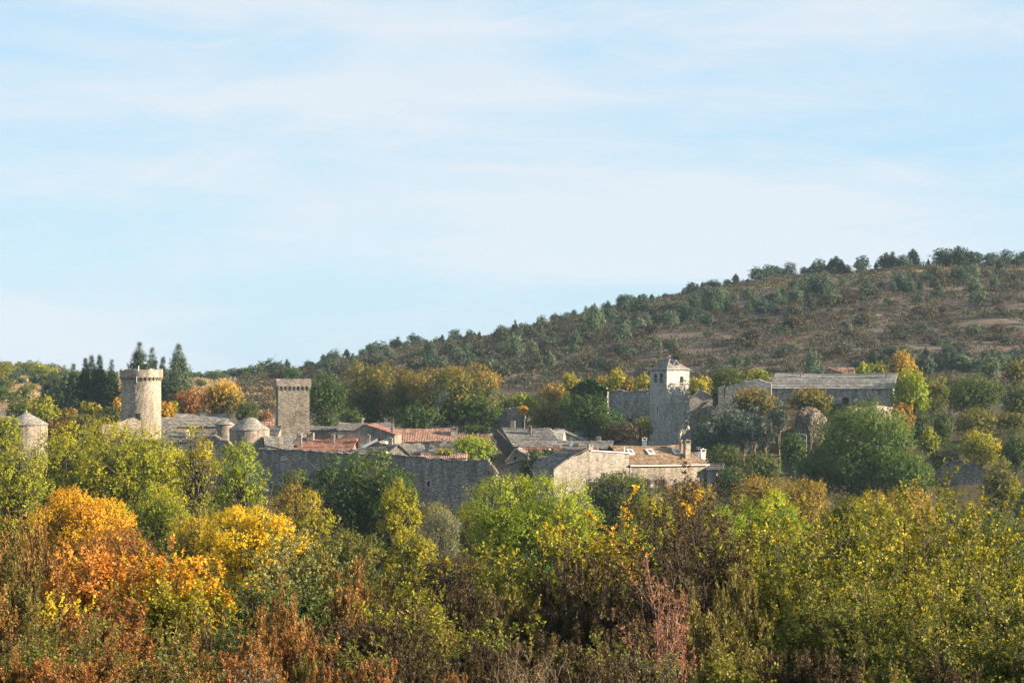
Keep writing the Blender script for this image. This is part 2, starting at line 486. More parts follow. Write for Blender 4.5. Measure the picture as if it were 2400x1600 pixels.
class Site:
    """a building's local frame: x along the front wall, y away from the camera, z up"""
    def __init__(s, name, label, cat, u0, u1, Y, rot=0.0, sink=1.0, group=None, zbase=None):
        s.th = R(rot); s.Y = Y
        um = (u0 + u1) / 2
        s.X0 = (um - UC) * K * Y
        s.z0 = (gz(s.X0, Y) if zbase is None else zbase) - sink
        s.root = empty(name, (s.X0, Y, s.z0), s.th, label, cat, group); s.root['kind'] = 'thing'
        s.xa, s.xb = s.lx(u0), s.lx(u1)
    def lx(s, u, y=0.0):
        c, sn = math.cos(s.th), math.sin(s.th); q = (u - UC) * K
        # X0 + x c - y sn = q (Y + x sn + y c)
        return (q * (s.Y + y * c) - s.X0 + y * sn) / (c - q * sn)
    def lz(s, v, x=0.0, y=0.0):
        return (VH - v) * K * (s.Y + x * math.sin(s.th) + y * math.cos(s.th)) - s.z0
    def at(s, u, v, y=0.0):
        x = s.lx(u, y); return (x, y, s.lz(v, x, y))

def chimney(site, u0, u1, v0, v1, y=1.2, mat="wall_warm", taper=0.0, pot=True, d=None):
    """u0..u1, top v0, foot v1, at depth y in the building's frame"""
    x0, x1 = site.lx(u0, y), site.lx(u1, y)
    zt, zb = site.lz(v0, x0, y), site.lz(v1, x0, y)
    w = x1 - x0; d = d or w * .9
    mb = MB()
    zc = zt - min(.45, (zt - zb) * .32) if pot else zt
    mb.box(x0, x1, y - d / 2, y + d / 2, zb - .5, zc, taper * w, taper * d)
    c = mb.build("chimney", M[mat], site.root)
    if pot:
        k = MB(); t = .07; xm = (x0 + x1) / 2
        a0, a1 = x0 + taper * w, x1 - taper * w
        k.box(a0 - .08, a1 + .08, y - d / 2 - .08, y + d / 2 + .08, zc, zc + .07)
        k.box(a0, a0 + .12, y - d / 2, y + d / 2, zc + .07, zt - .08)
        k.box(a1 - .12, a1, y - d / 2, y + d / 2, zc + .07, zt - .08)
        k.box(a0 - .06, a1 + .06, y - d / 2 - .05, y + d / 2 + .05, zt - .08, zt)
        k.box(xm - .09, xm + .09, y - .09, y + .09, zt, zt + .16, .05, .05)
        k.build("cap", M[mat], c)
    return c

def window(site, u0, u1, v0, v1, shutters=None, frame="wall_warm", arch=False, y=0.0, pane="glass", bars=True, name="window", fr=0.16):
    """opening on the front wall: stone surround, recessed looking pane, optional open shutters"""
    x0, x1 = site.lx(u0, y), site.lx(u1, y); xm = (x0 + x1) / 2
    z1, z0 = site.lz(v0, xm, y), site.lz(v1, xm, y)
    f = MB()
    if arch:
        r = (x1 - x0) / 2; n = 8
        inn = [(xm + r * math.cos(a), z1 - r + r * math.sin(a)) for a in np.linspace(0, math.pi, n)]
        out = [(xm + (r + fr) * math.cos(a), z1 - r + (r + fr) * math.sin(a)) for a in np.linspace(0, math.pi, n)]
        inn = [(x1, z0)] + inn + [(x0, z0)]; out = [(x1 + fr, z0)] + out + [(x0 - fr, z0)]
        m = len(inn)
        vs = [(a, y - .06, b) for a, b in inn] + [(a, y - .06, b) for a, b in out] + [(a, y + .03, b) for a, b in inn] + [(a, y + .03, b) for a, b in out]
        fs = []
        for i in range(m - 1):
            fs += [(i, i + 1, m + i + 1, m + i), (2 * m + i, 3 * m + i, 3 * m + i + 1, 2 * m + i + 1), (i, 2 * m + i, 2 * m + i + 1, i + 1), (m + i, m + i + 1, 3 * m + i + 1, 3 * m + i)]
        fs += [(0, m, 3 * m, 2 * m), (m - 1, 3 * m - 1, 4 * m - 1, 2 * m - 1)]
        f.add(vs, fs)
    else:
        vs = []
        for yy in (y - .06, y + .03):
            vs += [(x0, yy, z0), (x1, yy, z0), (x1, yy, z1), (x0, yy, z1), (x0 - fr, yy, z0 - fr), (x1 + fr, yy, z0 - fr), (x1 + fr, yy, z1 + fr * 1.3), (x0 - fr, yy, z1 + fr * 1.3)]
        fs = []
        for i in range(4):
            j = (i + 1) % 4
            fs += [(i, j, 4 + j, 4 + i), (8 + i, 12 + i, 12 + j, 8 + j), (i, 8 + i, 8 + j, j), (4 + i, 4 + j, 12 + j, 12 + i)]
        f.add(vs, fs)
    w = f.build(name, M[frame], site.root)
    p = MB()
    if arch:
        p.prism_y([(a, b) for a, b in reversed(inn)][::-1], y - .02, y + .02)
    else:
        p.box(x0, x1, y - .02, y + .02, z0, z1)
    p.build("pane", M[pane], w)
    if shutters:
        for sx in (-1, 1):
            s = MB(); ww = (x1 - x0) * .55
            a = x0 - ww - .02 if sx < 0 else x1 + .02
            s.box(a, a + ww, y - .12, y - .07, z0, z1)
            for q in (.2, .8): s.box(a, a + ww, y - .15, y - .12, z0 + (z1 - z0) * q - .05, z0 + (z1 - z0) * q + .05)
            s.build("shutter", M[shutters], w)
    return w

def dish(site, u, v, rpx, y=0.5, face=-25, drop=None):
    """satellite dish on a bracket, part of the building"""
    x, _, z = site.at(u, v, y)
    r = rpx * K * site.Y
    mb = MB()
    prof = [(0.02, -.16 * r), (.5 * r, -.10 * r), (r, .08 * r), (r * .97, .11 * r), (.5 * r, -.06 * r), (0.03, -.11 * r)]
    vs = []; n = 18
    q = Matrix.Rotation(R(face), 3, 'Z') @ Matrix.Rotation(R(70), 3, 'X')
    for rr, h in prof:
        for i in range(n):
            a = 2 * math.pi * i / n
            vs.append(q @ Vector((rr * math.cos(a), rr * math.sin(a), h)))
    fs = [(j * n + i, j * n + (i + 1) % n, (j + 1) * n + (i + 1) % n, (j + 1) * n + i) for j in range(len(prof) - 1) for i in range(n)]
    mb.add([Vector(p) + Vector((x, y, z)) for p in vs], fs)
    d = mb.build("satellite_dish", M["white"], site.root)
    a = MB(); a.tube((x, y + .1, z), (x, y + .25, z - (drop or r * 1.6)), .045)
    a.build("bracket", M["metal"], d)
    return d

def antenna(site, u, v0, v1, y=1.0, bars=3, w=0.7):
    x = site.lx(u, y); z0, z1 = site.lz(v1, x, y), site.lz(v0, x, y)
    a = MB(); a.tube((x, y, z0), (x, y, z1), .035)
    for i in range(bars):
        z = z1 - .12 - i * .22; a.tube((x - w / 2 * (1 - .2 * i), y, z), (x + w / 2 * (1 - .2 * i), y, z), .025)
    a.build("aerial", M["metal"], site.root)

def ridge_house(name, label, cat, u0, u1, vr, ve, Y, roof, wall, rot=0, pitch=30, oh=.22, hipl=0, hipr=0, skew=0, group=None, sink=1.0):
    """ridge runs across the picture; front roof plane from eave ve up to ridge vr"""
    s = Site(name, label, cat, u0, u1, Y, rot, sink, group)
    run = 3.0
    for _ in range(4):
        zr, ze = s.lz(vr, 0, run), s.lz(ve, 0, -oh)
        run = (zr - ze) / math.tan(R(pitch))
    run = max(run, .8); D = 2 * (run - oh)
    xa, xb = s.xa + .12, s.xb - .12
    tp = math.tan(R(pitch)); zw = ze + oh * tp
    ym = run - oh
    w = MB()
    if hipl or hipr:
        w.box(xa, xb, 0, D, 0, zw - .05)
    else:
        w.prism_x([(0, 0), (D, 0), (D, zw - .03), (D / 2, zw + D / 2 * tp - .03), (0, zw - .03)], xa, xb)
    w.build("wall", M[wall], s.root)
    r = MB(); kd = ROOFKIND.get(roof, 'slab')
    xl, xr = s.xa, s.xb
    e = .04 + .10
    rl, rr = xl + hipl, xr - hipr
    patch(r, (xl, -oh, ze + e), (xr, -oh, ze + e), (rl + skew, ym, zr + e), (rr + skew, ym, zr + e), kd)
    patch(r, (xr, D + oh, ze + e), (xl, D + oh, ze + e), (rr + skew, ym, zr + e), (rl + skew, ym, zr + e), kd)
    if hipr: patch(r, (xr, -oh, ze + e), (xr, D + oh, ze + e), (rr, ym - .02, zr + e), (rr, ym + .02, zr + e), kd)
    if hipl: patch(r, (xl, D + oh, ze + e), (xl, -oh, ze + e), (rl, ym + .02, zr + e), (rl, ym - .02, zr + e), kd)
    # ridge capping
    n = max(3, int((rr - rl) / .5))
    for i in range(n):
        a = rl + skew + (rr - rl) * i / n; b = rl + skew + (rr - rl) * (i + 1) / n - .02
        j = nrb.uniform(-.02, .03) - min(.16, .022 * (rr - rl)) * math.sin(math.pi * (i + .5) / n)
        r.box(a, b, ym - .17, ym + .17, zr + e - .02 + j, zr + e + .11 + j, 0, .06)
    r.build("roof", M[roof], s.root)
    s.run, s.D, s.ze, s.zr = run, D, ze, zr
    return s

def gable_house(name, label, cat, u0, ua, u1, va, ve0, ve1, Y, depth, roof, wall, rot=0, oh=.2, group=None, sink=1.0):
    """gable end towards the camera"""
    s = Site(name, label, cat, u0, u1, Y, rot, sink, group)
    xa, xb, xm = s.xa, s.xb, s.lx(ua)
    za, z0, z1 = s.lz(va, xm), s.lz(ve0, xa), s.lz(ve1, xb)
    w = MB()
    w.prism_y([(xa, 0), (xb, 0), (xb, z1), (xm, za), (xa, z0)], 0, depth)
    w.build("wall", M[wall], s.root)
    r = MB(); kd = ROOFKIND.get(roof, 'slab')
    e = .15
    ka, kb = (za - z0) / max(xm - xa, .1), (za - z1) / max(xb - xm, .1)
    A0 = (xa - oh, z0 - oh * ka + e); B0 = (xb + oh, z1 - oh * kb + e)
    patch(r, (A0[0], depth + oh, A0[1]), (A0[0], -oh, A0[1]), (xm, depth + oh, za + e), (xm, -oh, za + e), kd)
    patch(r, (B0[0], -oh, B0[1]), (B0[0], depth + oh, B0[1]), (xm, -oh, za + e), (xm, depth + oh, za + e), kd)
    r.build("roof", M[roof], s.root)
    return s

def profile_wall(name, label, cat, pts, Y, mat, rot=0, thick=1.0, vb=None, rough=0.12, coping=None, sink=1.2, group=None, end_lean=None):
    """free-standing stone wall whose top follows pts (u,v); uneven coping stones"""
    s = Site(name, label, cat, pts[0][0], pts[-1][0], Y, rot, sink, group)
    top = []
    for (ua, va), (ub, vb_) in zip(pts[:-1], pts[1:]):
        n = max(1, int(abs(ub - ua) * K * Y / .55) + int(abs(vb_ - va) * K * Y / .5))
        for i in range(n):
            t = i / n; u, v = ua + (ub - ua) * t, va + (vb_ - va) * t
            x = s.lx(u); top.append((x + nrb.uniform(-.05, .05) * (rough > .05), s.lz(v, x) + nrb.uniform(-rough, rough)))
    x = s.lx(pts[-1][0]); top.append((x, s.lz(pts[-1][1], x)))
    w = MB()
    m = len(top)
    xs = [p[0] for p in top]
    zb = 0.0
    vs = []
    for y, dz in ((0, 0), (thick, .05)):
        vs += [(a, y, zb) for a, _ in top] + [(a, y, b + dz) for a, b in top]
    fs = []
    for i in range(m - 1):
        fs += [(i, i + 1, m + i + 1, m + i), (2 * m + i + 1, 2 * m + i, 3 * m + i, 3 * m + i + 1), (m + i, m + i + 1, 3 * m + i + 1, 3 * m + i), (i, 2 * m + i, 2 * m + i + 1, i + 1)]
    fs += [(0, m, 3 * m, 2 * m), (m - 1, 3 * m - 1, 4 * m - 1, 2 * m - 1)]
    w.add(vs, fs)
    w.build("wall", M[mat], s.root)
    if coping:
        c = MB()
        for i in range(m - 1):
            (xa, za), (xb, zb_) = top[i], top[i + 1]
            if xb - xa < .02: continue
            h = nrb.uniform(.14, .24); e = .01 + min(.0, 0)
            c.add([(xa - .02, -.12 - nrb.uniform(0, .05), za), (xb + .02, -.12, zb_), (xb + .02, thick + .1, zb_), (xa - .02, thick + .1, za),
                   (xa - .02, -.12, za + h), (xb + .02, -.12, zb_ + h), (xb + .02, thick + .1, zb_ + h), (xa - .02, thick + .1, za + h)],
                  [(3, 2, 1, 0), (4, 5, 6, 7), (0, 1, 5, 4), (1, 2, 6, 5), (2, 3, 7, 6), (3, 0, 4, 7)])
        c.build("coping", M[coping], s.root)
    return s

# ------------------------------------------------------------------ towers
def round_tower():
    Y = 405; k = K * Y
    c = P(325, 990, Y); z0 = gz(c.x, Y) - 1.5
    t = empty("round_tower", (c.x, Y + 2.8, z0), 0, "tall round stone tower with corbelled parapet and a dark doorway", "tower")
    z = lambda v: (VH - v) * k - z0
    r = 46.2 * k; rp = 50.8 * k
    n = 72; mb = MB(); prof = [(r * 1.025, 0)]
    zz = np.linspace(z(1000), z(889), 16)
    prof += [(r * (1.02 - .02 * i / 15), q) for i, q in enumerate(zz)]
    mb.lathe(prof, n, .02, rb)
    mb.build("tower_wall", M["wall_warm"], t)
    p = MB(); vs = []; zt, zb = z(866), z(884)
    for rr, q in ((r - .05, zb), (rp, zb), (rp * 1.005, (zb + zt) / 2), (rp, zt), (rp - .45, zt), (rp - .5, zt - .8)):
        for i in range(n):
            a = 2 * math.pi * i / n
            jz = (.16 * math.sin(i * .9) * math.sin(i * .37 + 1) + rb.uniform(-.05, .05)) if q == zt else 0
            vs.append((rr * math.cos(a), rr * math.sin(a), q + jz))
    fs = [(j * n + i, j * n + (i + 1) % n, (j + 1) * n + (i + 1) % n, (j + 1) * n + i) for j in range(5) for i in range(n)]
    fs += [tuple(range(5 * n, 6 * n))]
    p.add(vs, fs); p.build("parapet", M["wall_warm"], t)
    first = None
    for i in range(30):
        a = 2 * math.pi * (i + .5) / 30
        if first is None:
            q = MB(); h = 9.5 * k; d = rp - r + .05
            q.prism_x([(-.1, -h), (.02, -h), (d * .55, -h * .5), (d, -h * .2), (d, 0), (-.1, 0)], -.14, .14)
            first = q.build("corbel", M["wall_warm"], t)
            o = first
        else:
            o = first.copy(); COL.objects.link(o)
        o.location = (r * math.cos(a), r * math.sin(a), zb - .002); o.rotation_euler = (0, 0, a - math.pi / 2)
    def slot(nm, u0, u1, v0, v1, mat="shade_panel"):
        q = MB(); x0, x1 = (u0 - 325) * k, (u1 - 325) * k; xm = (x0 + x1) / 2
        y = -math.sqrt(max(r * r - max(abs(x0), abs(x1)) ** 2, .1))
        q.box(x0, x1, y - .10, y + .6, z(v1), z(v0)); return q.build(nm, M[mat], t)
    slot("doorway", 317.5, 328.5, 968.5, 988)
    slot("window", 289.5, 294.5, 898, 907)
    q = MB(); q.tube((0, -rp + .3, zt - .4), (0, -rp + .3, z(857)), .06); q.build("mast", M["white"], t)
    q = MB(); q.tube((-.25, -rp - .02, z(896)), (-.25, -rp - .02, z(882)), .05); q.build("rain_spout", M["zinc"], t)
round_tower()

def cone_hut(name, label, u, Y, rpx, roofpx, va, ve, vb, steps, wall="wall_warm", roof="lauze", finial=None, mid=None):
    """round stone building with slab roof; steps: list of (radius px, v) of the roof from eave to top"""
    k = K * Y; c = P(u, vb, Y); r = rpx * k
    z0 = min(gz(c.x, Y), c.z) - 1.0
    t = empty(name, (c.x, Y + r, z0), 0, label, "tower")
    z = lambda v: (VH - v) * k - z0
    mb = MB(); mb.lathe([(r * 1.01, 0), (r, z(vb)), (r * .995, z((vb + ve) / 2)), (r * .99, z(ve) + .1)], 56, .025, rb)
    mb.build("wall", M[wall], t)
    ro = MB(); prof = []
    for (ra, a), (rc, cc) in zip(steps[:-1], steps[1:]):
        n = max(2, int(math.hypot((ra - rc) * k, (a - cc) * k) / .3))
        for i in range(n):
            f = i / n; rr = (ra + (rc - ra) * f) * k; zz = z(a + (cc - a) * f)
            prof += [(rr + .03, zz), (rr + .03 - .01, zz + .07)]
    prof.append((max(steps[-1][0] * k, .03), z(steps[-1][1])))
    prof = [(prof[0][0] - .25, prof[0][1] - .05)] + prof
    ro.lathe(prof, 56, .025, rb); ro.build("roof", M[roof], t)
    if finial:
        f = MB(); zt = z(steps[-1][1]); f.lathe([(.22, zt - .2), (.14, zt + .1), (.17, zt + .2), (.07, zt + .35), (.02, z(finial))], 10)
        f.build("finial", M["wall_warm"], t)
    return t, z, k, r

cone_hut("round_dovecote", "round stone tower with pointed conical slab roof among trees", 53, 398, 50, 52, 963, 997, 1040,
         [(52.5, 996), (46, 991), (24, 979), (9, 971), (3, 967)], finial=961.5)
cone_hut("round_turret", "small round turret with low conical stone roof beside the domed tower", 524, 404, 22, 25, 984, 994.5, 1032,
         [(25, 995), (14, 989), (2, 984)], wall="wall_warm")
dt, dz, dk, dr = cone_hut("domed_tower", "squat round tower with stepped domed slab roof at the rampart end", 580, 396, 47.5, 48, 979, 1007, 1078,
         [(49, 1008), (40, 1001), (31, 996.5), (27, 992), (21, 986), (13, 981), (8, 979.3)], roof="lauze")
q = MB(); q.box((618.8 - 580) * dk, (622 - 580) * dk, -dr * .62, -dr * .3, dz(1054), dz(1030)); q.build("window", M["shade_panel"], dt)

def keep():
    Y = 415; k = K * Y; rot = 9.3
    s = Site("square_keep", "square stone keep with corbelled parapet in the middle of the village", "tower", 651.7, 725.6, Y, rot, 2.0)
    w = s.xb - s.xa
    z = lambda v: s.lz(v)
    b = MB(); b.box(s.xa, s.xb, 0, w, 0, z(905), .03, .03); b.build("tower_wall", M["wall_keep"], s.root)
    o = 3.7 * k
    p = MB(); zb, zt = z(905), z(888)
    n = 14
    ring_o = []; ring_i = []
    cs = [(s.xa - o, -o), (s.xb + o, -o), (s.xb + o, w + o), (s.xa - o, w + o)]
    ci = [(s.xa - o + .5, -o + .5), (s.xb + o - .5, -o + .5), (s.xb + o - .5, w + o - .5), (s.xa - o + .5, w + o - .5)]
    N = 4 * n
    def ring(c): return [(c[e][0] + (c[(e + 1) % 4][0] - c[e][0]) * i / n, c[e][1] + (c[(e + 1) % 4][1] - c[e][1]) * i / n) for e in range(4) for i in range(n)]
    ro, ri = ring(cs), ring(ci)
    hz = [zt + rb.uniform(-.06, .05) - (.25 if i in (0, 1, 55) else 0) for i in range(N)]
    vs = [(x, y, zb) for x, y in ro] + [(x, y, hz[i]) for i, (x, y) in enumerate(ro)] + [(x, y, hz[i]) for i, (x, y) in enumerate(ri)] + [(x, y, zt - .7) for x, y in ri]
    fs = [(j * N + i, j * N + (i + 1) % N, (j + 1) * N + (i + 1) % N, (j + 1) * N + i) for j in range(3) for i in range(N)]
    fs += [tuple(range(N - 1, -1, -1)), tuple(range(3 * N, 4 * N))]
    p.add(vs, fs); p.build("parapet", M["wall_keep"], s.root)
    h = 9.5 * k
    first = None
    def corb(x, y, rz):
        nonlocal first
        if first is None:
            q = MB(); q.prism_x([(.1, -h), (-.02, -h), (-o * .55, -h * .55), (-o, -h * .25), (-o, 0), (.1, 0)], -.13, .13)
            first = q.build("corbel", M["wall_keep"], s.root); c = first
        else:
            c = first.copy(); COL.objects.link(c)
        c.location = (x, y, zb - .002); c.rotation_euler = (0, 0, rz)
    for i in range(8): corb(s.xa + .12 + (w - .24) * i / 7, 0, 0)
    for i in range(1, 8): corb(s.xa, .12 + (w - .24) * i / 7, -math.pi / 2); corb(s.xb, .12 + (w - .24) * i / 7, math.pi / 2)
    q = MB(); y = w * .45; q.box(s.xa - .04, s.xa + .2, y, y + .3, z(932), z(917)); q.build("window", M["shade_panel"], s.root)
keep()

def church_tower():
    Y = 432; k = K * Y; rot = 33.7
    c = P(1563, 1038, Y); z0 = gz(c.x, Y + 3) - 2.0
    t = empty("church_tower", (c.x, c.y, z0), R(rot), "pale square bell tower with pyramid roof and twin arched openings", "tower")
    z = lambda v: (VH - v) * k - z0
    w = (1618 - 1563) * k / math.cos(R(rot))     # right face runs along +x, left face along +y
    b = MB()
    b.box(-.02, w + .02, -.02, w + .02, 0, z(1000), .02, .02); b.box(0, w, 0, w, z(1000), z(900), .0, .0)
    b2 = MB()
    vs = []
    for q, e in ((0, .35), (z(1030), .16), (z(1000), .03), (z(940), .0), (z(867), .0)):
        vs += [(-e, -e, q), (w + e, -e, q), (w + e, w + e, q), (-e, w + e, q)]
    fs = [(j * 4 + i, j * 4 + (i + 1) % 4, j * 4 + 4 + (i + 1) % 4, j * 4 + 4 + i) for j in range(4) for i in range(4)] + [(3, 2, 1, 0), (16, 17, 18, 19)]
    b2.add(vs, fs); b2.build("tower_wall", M["wall_church"], t)
    sc = MB(); sc.box(-.14, w + .14, -.14, w + .14, z(900), z(898)); sc.build("string_course", M["wall_church"], t)
    r = MB(); e = .22; ze, za = z(866.5), z(840); m = w / 2
    cn = [(-e, -e), (w + e, -e), (w + e, w + e), (-e, w + e)]
    for i in range(4):
        a, b_ = cn[i], cn[(i + 1) % 4]
        patch(r, (*a, ze), (*b_, ze), (m + (a[0] - m) * .02, m + (a[1] - m) * .02, za), (m + (b_[0] - m) * .02, m + (b_[1] - m) * .02, za), 'slab', .12)
    r.build("roof", M["lauze"], t)
    # dormer vent on the right-hand roof plane
    d = MB(); x = m * 1.0; zz = ze + (za - ze) * .38
    d.prism_y([(x - .5, zz), (x + 1.0, zz - .1), (x + .15, zz + .95)], m * .32, m * .95); dd = d.build("dormer", M["lauze"], t)
    d = MB(); d.prism_y([(x - .35, zz + .05), (x + .8, zz - .02), (x + .15, zz + .78)], m * .32 - .03, m * .32 + .05); d.build("opening", M["shade_panel"], dd)
    q = MB(); q.tube((m, m, za - .1), (m, m, z(831)), .035); q.tube((m - .3, m, z(833)), (m + .3, m, z(833)), .025); q.tube((m - .45, m, za), (m - .45, m, z(836)), .03)
    q.build("aerial", M["metal"], t)
    # openings: on the left face (x = 0, along y) and on the right face (y = 0, along x)
    def arch(face, a0, a1, v0, v1, louv=True, nm="window"):
        n = 8; rr = (a1 - a0) / 2; am = (a0 + a1) / 2; zt = z(v0); zb = z(v1)
        pr = [(a1, zb)] + [(am + rr * math.cos(q), zt - rr + rr * math.sin(q)) for q in np.linspace(0, math.pi, n)] + [(a0, zb)]
        q = MB()
        if face == 'R': q.prism_y(pr, -.03, .1)
        else: q.add([(-.03, w_ , zz_) for w_, zz_ in pr] + [(.1, w_, zz_) for w_, zz_ in pr],
                    [tuple(range(len(pr))), tuple(range(2 * len(pr) - 1, len(pr) - 1, -1))] + [(i, i + len(pr), (i + 1) % len(pr) + len(pr), (i + 1) % len(pr)) for i in range(len(pr))])
        o = q.build(nm, M["shade_panel"], t)
        if louv:
            for f in (.12, .42):
                l = MB(); zl = zb + (zt - zb) * f
                if face == 'R': l.box(a0, a1, -.07, -.03, zl, zl + .1)
                else: l.box(-.07, -.03, a0, a1, zl, zl + .1)
                l.build("louvre", M["metal"], o)
    wl_ = w / (1563 - 1524.3)      # left-face metres per pixel
    L = lambda u: (1563 - u) * wl_
    arch('L', L(1540.5), L(1534), 875, 896.5); arch('L', L(1554), L(1547), 874, 896.5)
    Rr = lambda u: (u - 1563) * w / 55.0
    arch('R', Rr(1595), Rr(1603.5), 881, 896, False)
    for u, v0, v1 in ((1541.5, 952.5, 967), (1544, 1012, 1023)):
        q = MB(); q.box(-.03, .2, L(u + .9), L(u - .9), z(v1), z(v0)); q.build("arrow_slit", M["shade_panel"], t)
    q = MB(); q.box(Rr(1605), Rr(1607.5), -.03, .2, z(972.5), z(968)); q.build("window", M["shade_panel"], t)
    q = MB(); q.box(-.025, .15, L(1552), L(1549.5), z(922), z(912)); q.build("blocked_slit", M["render"], t)
church_tower()
# ------------------------------------------------------------------ ramparts, castle, ruins
s = profile_wall("rampart_wall", "long dark stone rampart wall with a small framed window", "wall",
    [(575, 1072), (590, 1066), (606, 1054), (616, 1053.5), (700, 1056.5), (800, 1064), (900, 1067), (980, 1070), (1010, 1076), (1080, 1081), (1144, 1079)],
    386, "wall_dark", rot=-10, thick=1.2, rough=.11, coping="lauze_dark", sink=5)
window(s, 1001, 1008, 1127, 1139.5, frame="wall_grey", pane="shade_panel", fr=.22)
window(s, 657.5, 668.5, 1083, 1103, frame="wall_grey", pane="paint_grey", name="blocked_door", fr=.05)
q = MB()
x0, x1 = s.lx(653), s.lx(676)
pr = [(s.lx(u), s.lz(v)) for u, v in ((655, 1079), (659, 1080), (667, 1079.5), (674, 1078), (677, 1075), (671, 1074.5), (673, 1071), (668, 1070.5), (664, 1068), (660, 1071), (656, 1072), (658, 1075))]
q.prism_y(pr, -.03, .05); q.build("plaster_patch", M["wall_church"], s.root)
for u in (880, 908, 932):
    q = MB(); x = s.lx(u); q.tube((x, -.06, s.lz(1094)), (x, -.06, s.lz(1070)), .035); q.build("wire_post", M["metal"], s.root)
# broken end of the rampart: a ragged stepped edge, sunlight put into a paler stone
s2 = Site("broken_wall_end", "ragged broken end of the rampart with torn stones in a sunlit tone", "wall", 1140, 1176, 382.9, -10, 6)
q = MB()
edge = [(1143, 1078), (1150, 1086), (1156, 1095), (1161, 1104), (1165, 1112), (1164, 1124), (1168, 1136), (1171, 1150), (1176, 1170)]
for (ua, va), (ub, vb) in zip(edge[:-1], edge[1:]):
    n = 3
    for i in range(n):
        t0 = i / n; u = ua + (ub - ua) * t0; v = va + (vb - va) * t0; v2 = va + (vb - va) * (t0 + 1 / n)
        for y in (0, .42, .84):
            q.box(s2.lx(max(u - 16, 1141)), s2.lx(u + nrb.uniform(-2.5, 4.5)), y + nrb.uniform(-.1, .06), y + .40, s2.lz(v2) + .02, s2.lz(v) + nrb.uniform(-.12, .10))
q.box(s2.lx(1140), s2.lx(1150), .1, 1.1, 0, s2.lz(1150))
q.build("broken_masonry", M["wall_warm"], s2.root)
profile_wall("fallen_wall", "low curved remnant of wall beside the broken rampart end", "wall",
    [(1166, 1110), (1176, 1116), (1190, 1123), (1204, 1127), (1216, 1130)], 389, "wall_grey", rot=-4, thick=.6, coping="lauze", sink=4)

profile_wall("upper_rampart", "grey upper rampart wall with sloping top behind the slate roofs", "wall",
    [(1110, 971), (1114, 969.5), (1125, 968), (1140, 967), (1160, 964), (1185, 960), (1210, 957), (1229, 955)], 449, "wall_grey", rot=-10, thick=1.6, coping="lauze", sink=6)
profile_wall("low_parapet_wall", "low pale parapet wall under the big chestnut", "wall",
    [(1030, 1001), (1062, 998), (1112, 996)], 446, "wall_grey", rot=-4, thick=.6, rough=.05, coping="lauze", sink=4)
s = profile_wall("church_rampart", "grey rampart wall joining the bell tower, partly overgrown with ivy", "wall",
    [(1428, 920), (1450, 917), (1480, 917.5), (1505, 915), (1528, 914)], 446, "wall_grey", rot=-10, thick=1.2, coping="lauze", sink=6)
window(s, 1471.5, 1482, 979, 988, frame="wall_grey", pane="shade_panel", fr=.1)
s = profile_wall("ivy_ruin", "gabled ruin wall smothered in dark ivy with a pale sloping edge", "wall",
    [(1345, 915), (1360, 903), (1378, 895), (1386, 894), (1398, 900), (1410, 907), (1421, 912), (1423, 922)], 440, "wall_grey", rot=-10, thick=1.4, coping="lauze", sink=6)
IVY_RUIN = s
profile_wall("ruined_curtain_wall", "jagged ruined grey wall left of the castle hall", "wall",
    [(1683, 912), (1684, 905), (1697, 904), (1697, 930), (1699, 932), (1700, 912), (1702, 905), (1715, 902), (1738, 901), (1742, 893), (1765, 890), (1778, 889), (1792, 893), (1808, 897)],
    427, "wall_grey", rot=-8, thick=1.1, rough=.14, coping=None, sink=5)
s = Site("pale_parapet", "short pale parapet block beside the castle roof", "wall", 1786, 1812, 447, -8, 4)
q = MB(); q.box(s.xa, s.xb, 0, .8, 0, s.lz(890)); q.build("wall", M["wall_warm"], s.root)
s = gable_house("church_nave", "small stone church nave with sloping roof edge right of the bell tower", "church",
    1606, 1640, 1671, 914, 950, 931, 441, 8, "lauze", "wall_grey", rot=-3, sink=4)
q = MB(); q.tube((s.lx(1625), -.1, s.lz(976)), (s.lx(1638), -.1, s.lz(962)), .07); q.tube((s.lx(1638), -.1, s.lz(962)), (s.lx(1666), -.1, s.lz(938)), .07)
q.build("gutter", M["metal"], s.root)

s = ridge_house("castle_hall", "long grey castle hall with broad stone slab roof on the cliff", "castle",
    1803, 2094, 877, 913, 431, "lauze_pale", "wall_grey", rot=-10, pitch=32, skew=.55, sink=3)
window(s, 1973.5, 1989.5, 930, 952, arch=True, frame="wall_grey", pane="shade_panel", name="arched_doorway", fr=.35)
window(s, 2031.5, 2042, 932.5, 949, frame="wall_grey", pane="shade_panel", name="doorway", fr=.08)
q = MB(); x, _, z = s.at(2006.5, 936); q.lathe([(.17 * 1, 0), (.17, .05)], 20); 
me = q.build("wall_plaque", M["white"], s.root, (x, -.01, z)); me.rotation_euler = (R(90), 0, 0)
q = MB(); q.box(s.xa + .2, s.xb - .2, -.16, -.02, s.ze + .04, s.ze + .13); q.build("eaves_stone", M["wall_warm"], s.root)
q = MB(); q.box(s.xb - .24, s.xb - .08, -.06, .3, 0, s.ze - .1); q.build("quoin", M["wall_warm"], s.root)
chimney(s, 1875.5, 1878.5, 872, 878, y=2.6, mat="wall_grey", pot=False)
chimney(s, 2075, 2079, 869, 878, y=2.6, mat="metal", pot=False)
s = gable_house("hill_cottage", "small cottage with pinkish tiled roof peeping over the castle hall", "house",
    1924, 1941, 1990, 862.5, 879, 880, 456, 3, "tile_pale", "wall_grey", rot=-5, sink=6)
s = ridge_house("tiled_hill_house", "pink tiled house with tall pale chimney behind the castle hall", "house",
    1940, 2003, 863.5, 877, 458, "tile_pale", "wall_grey", rot=-5, pitch=28, sink=6)
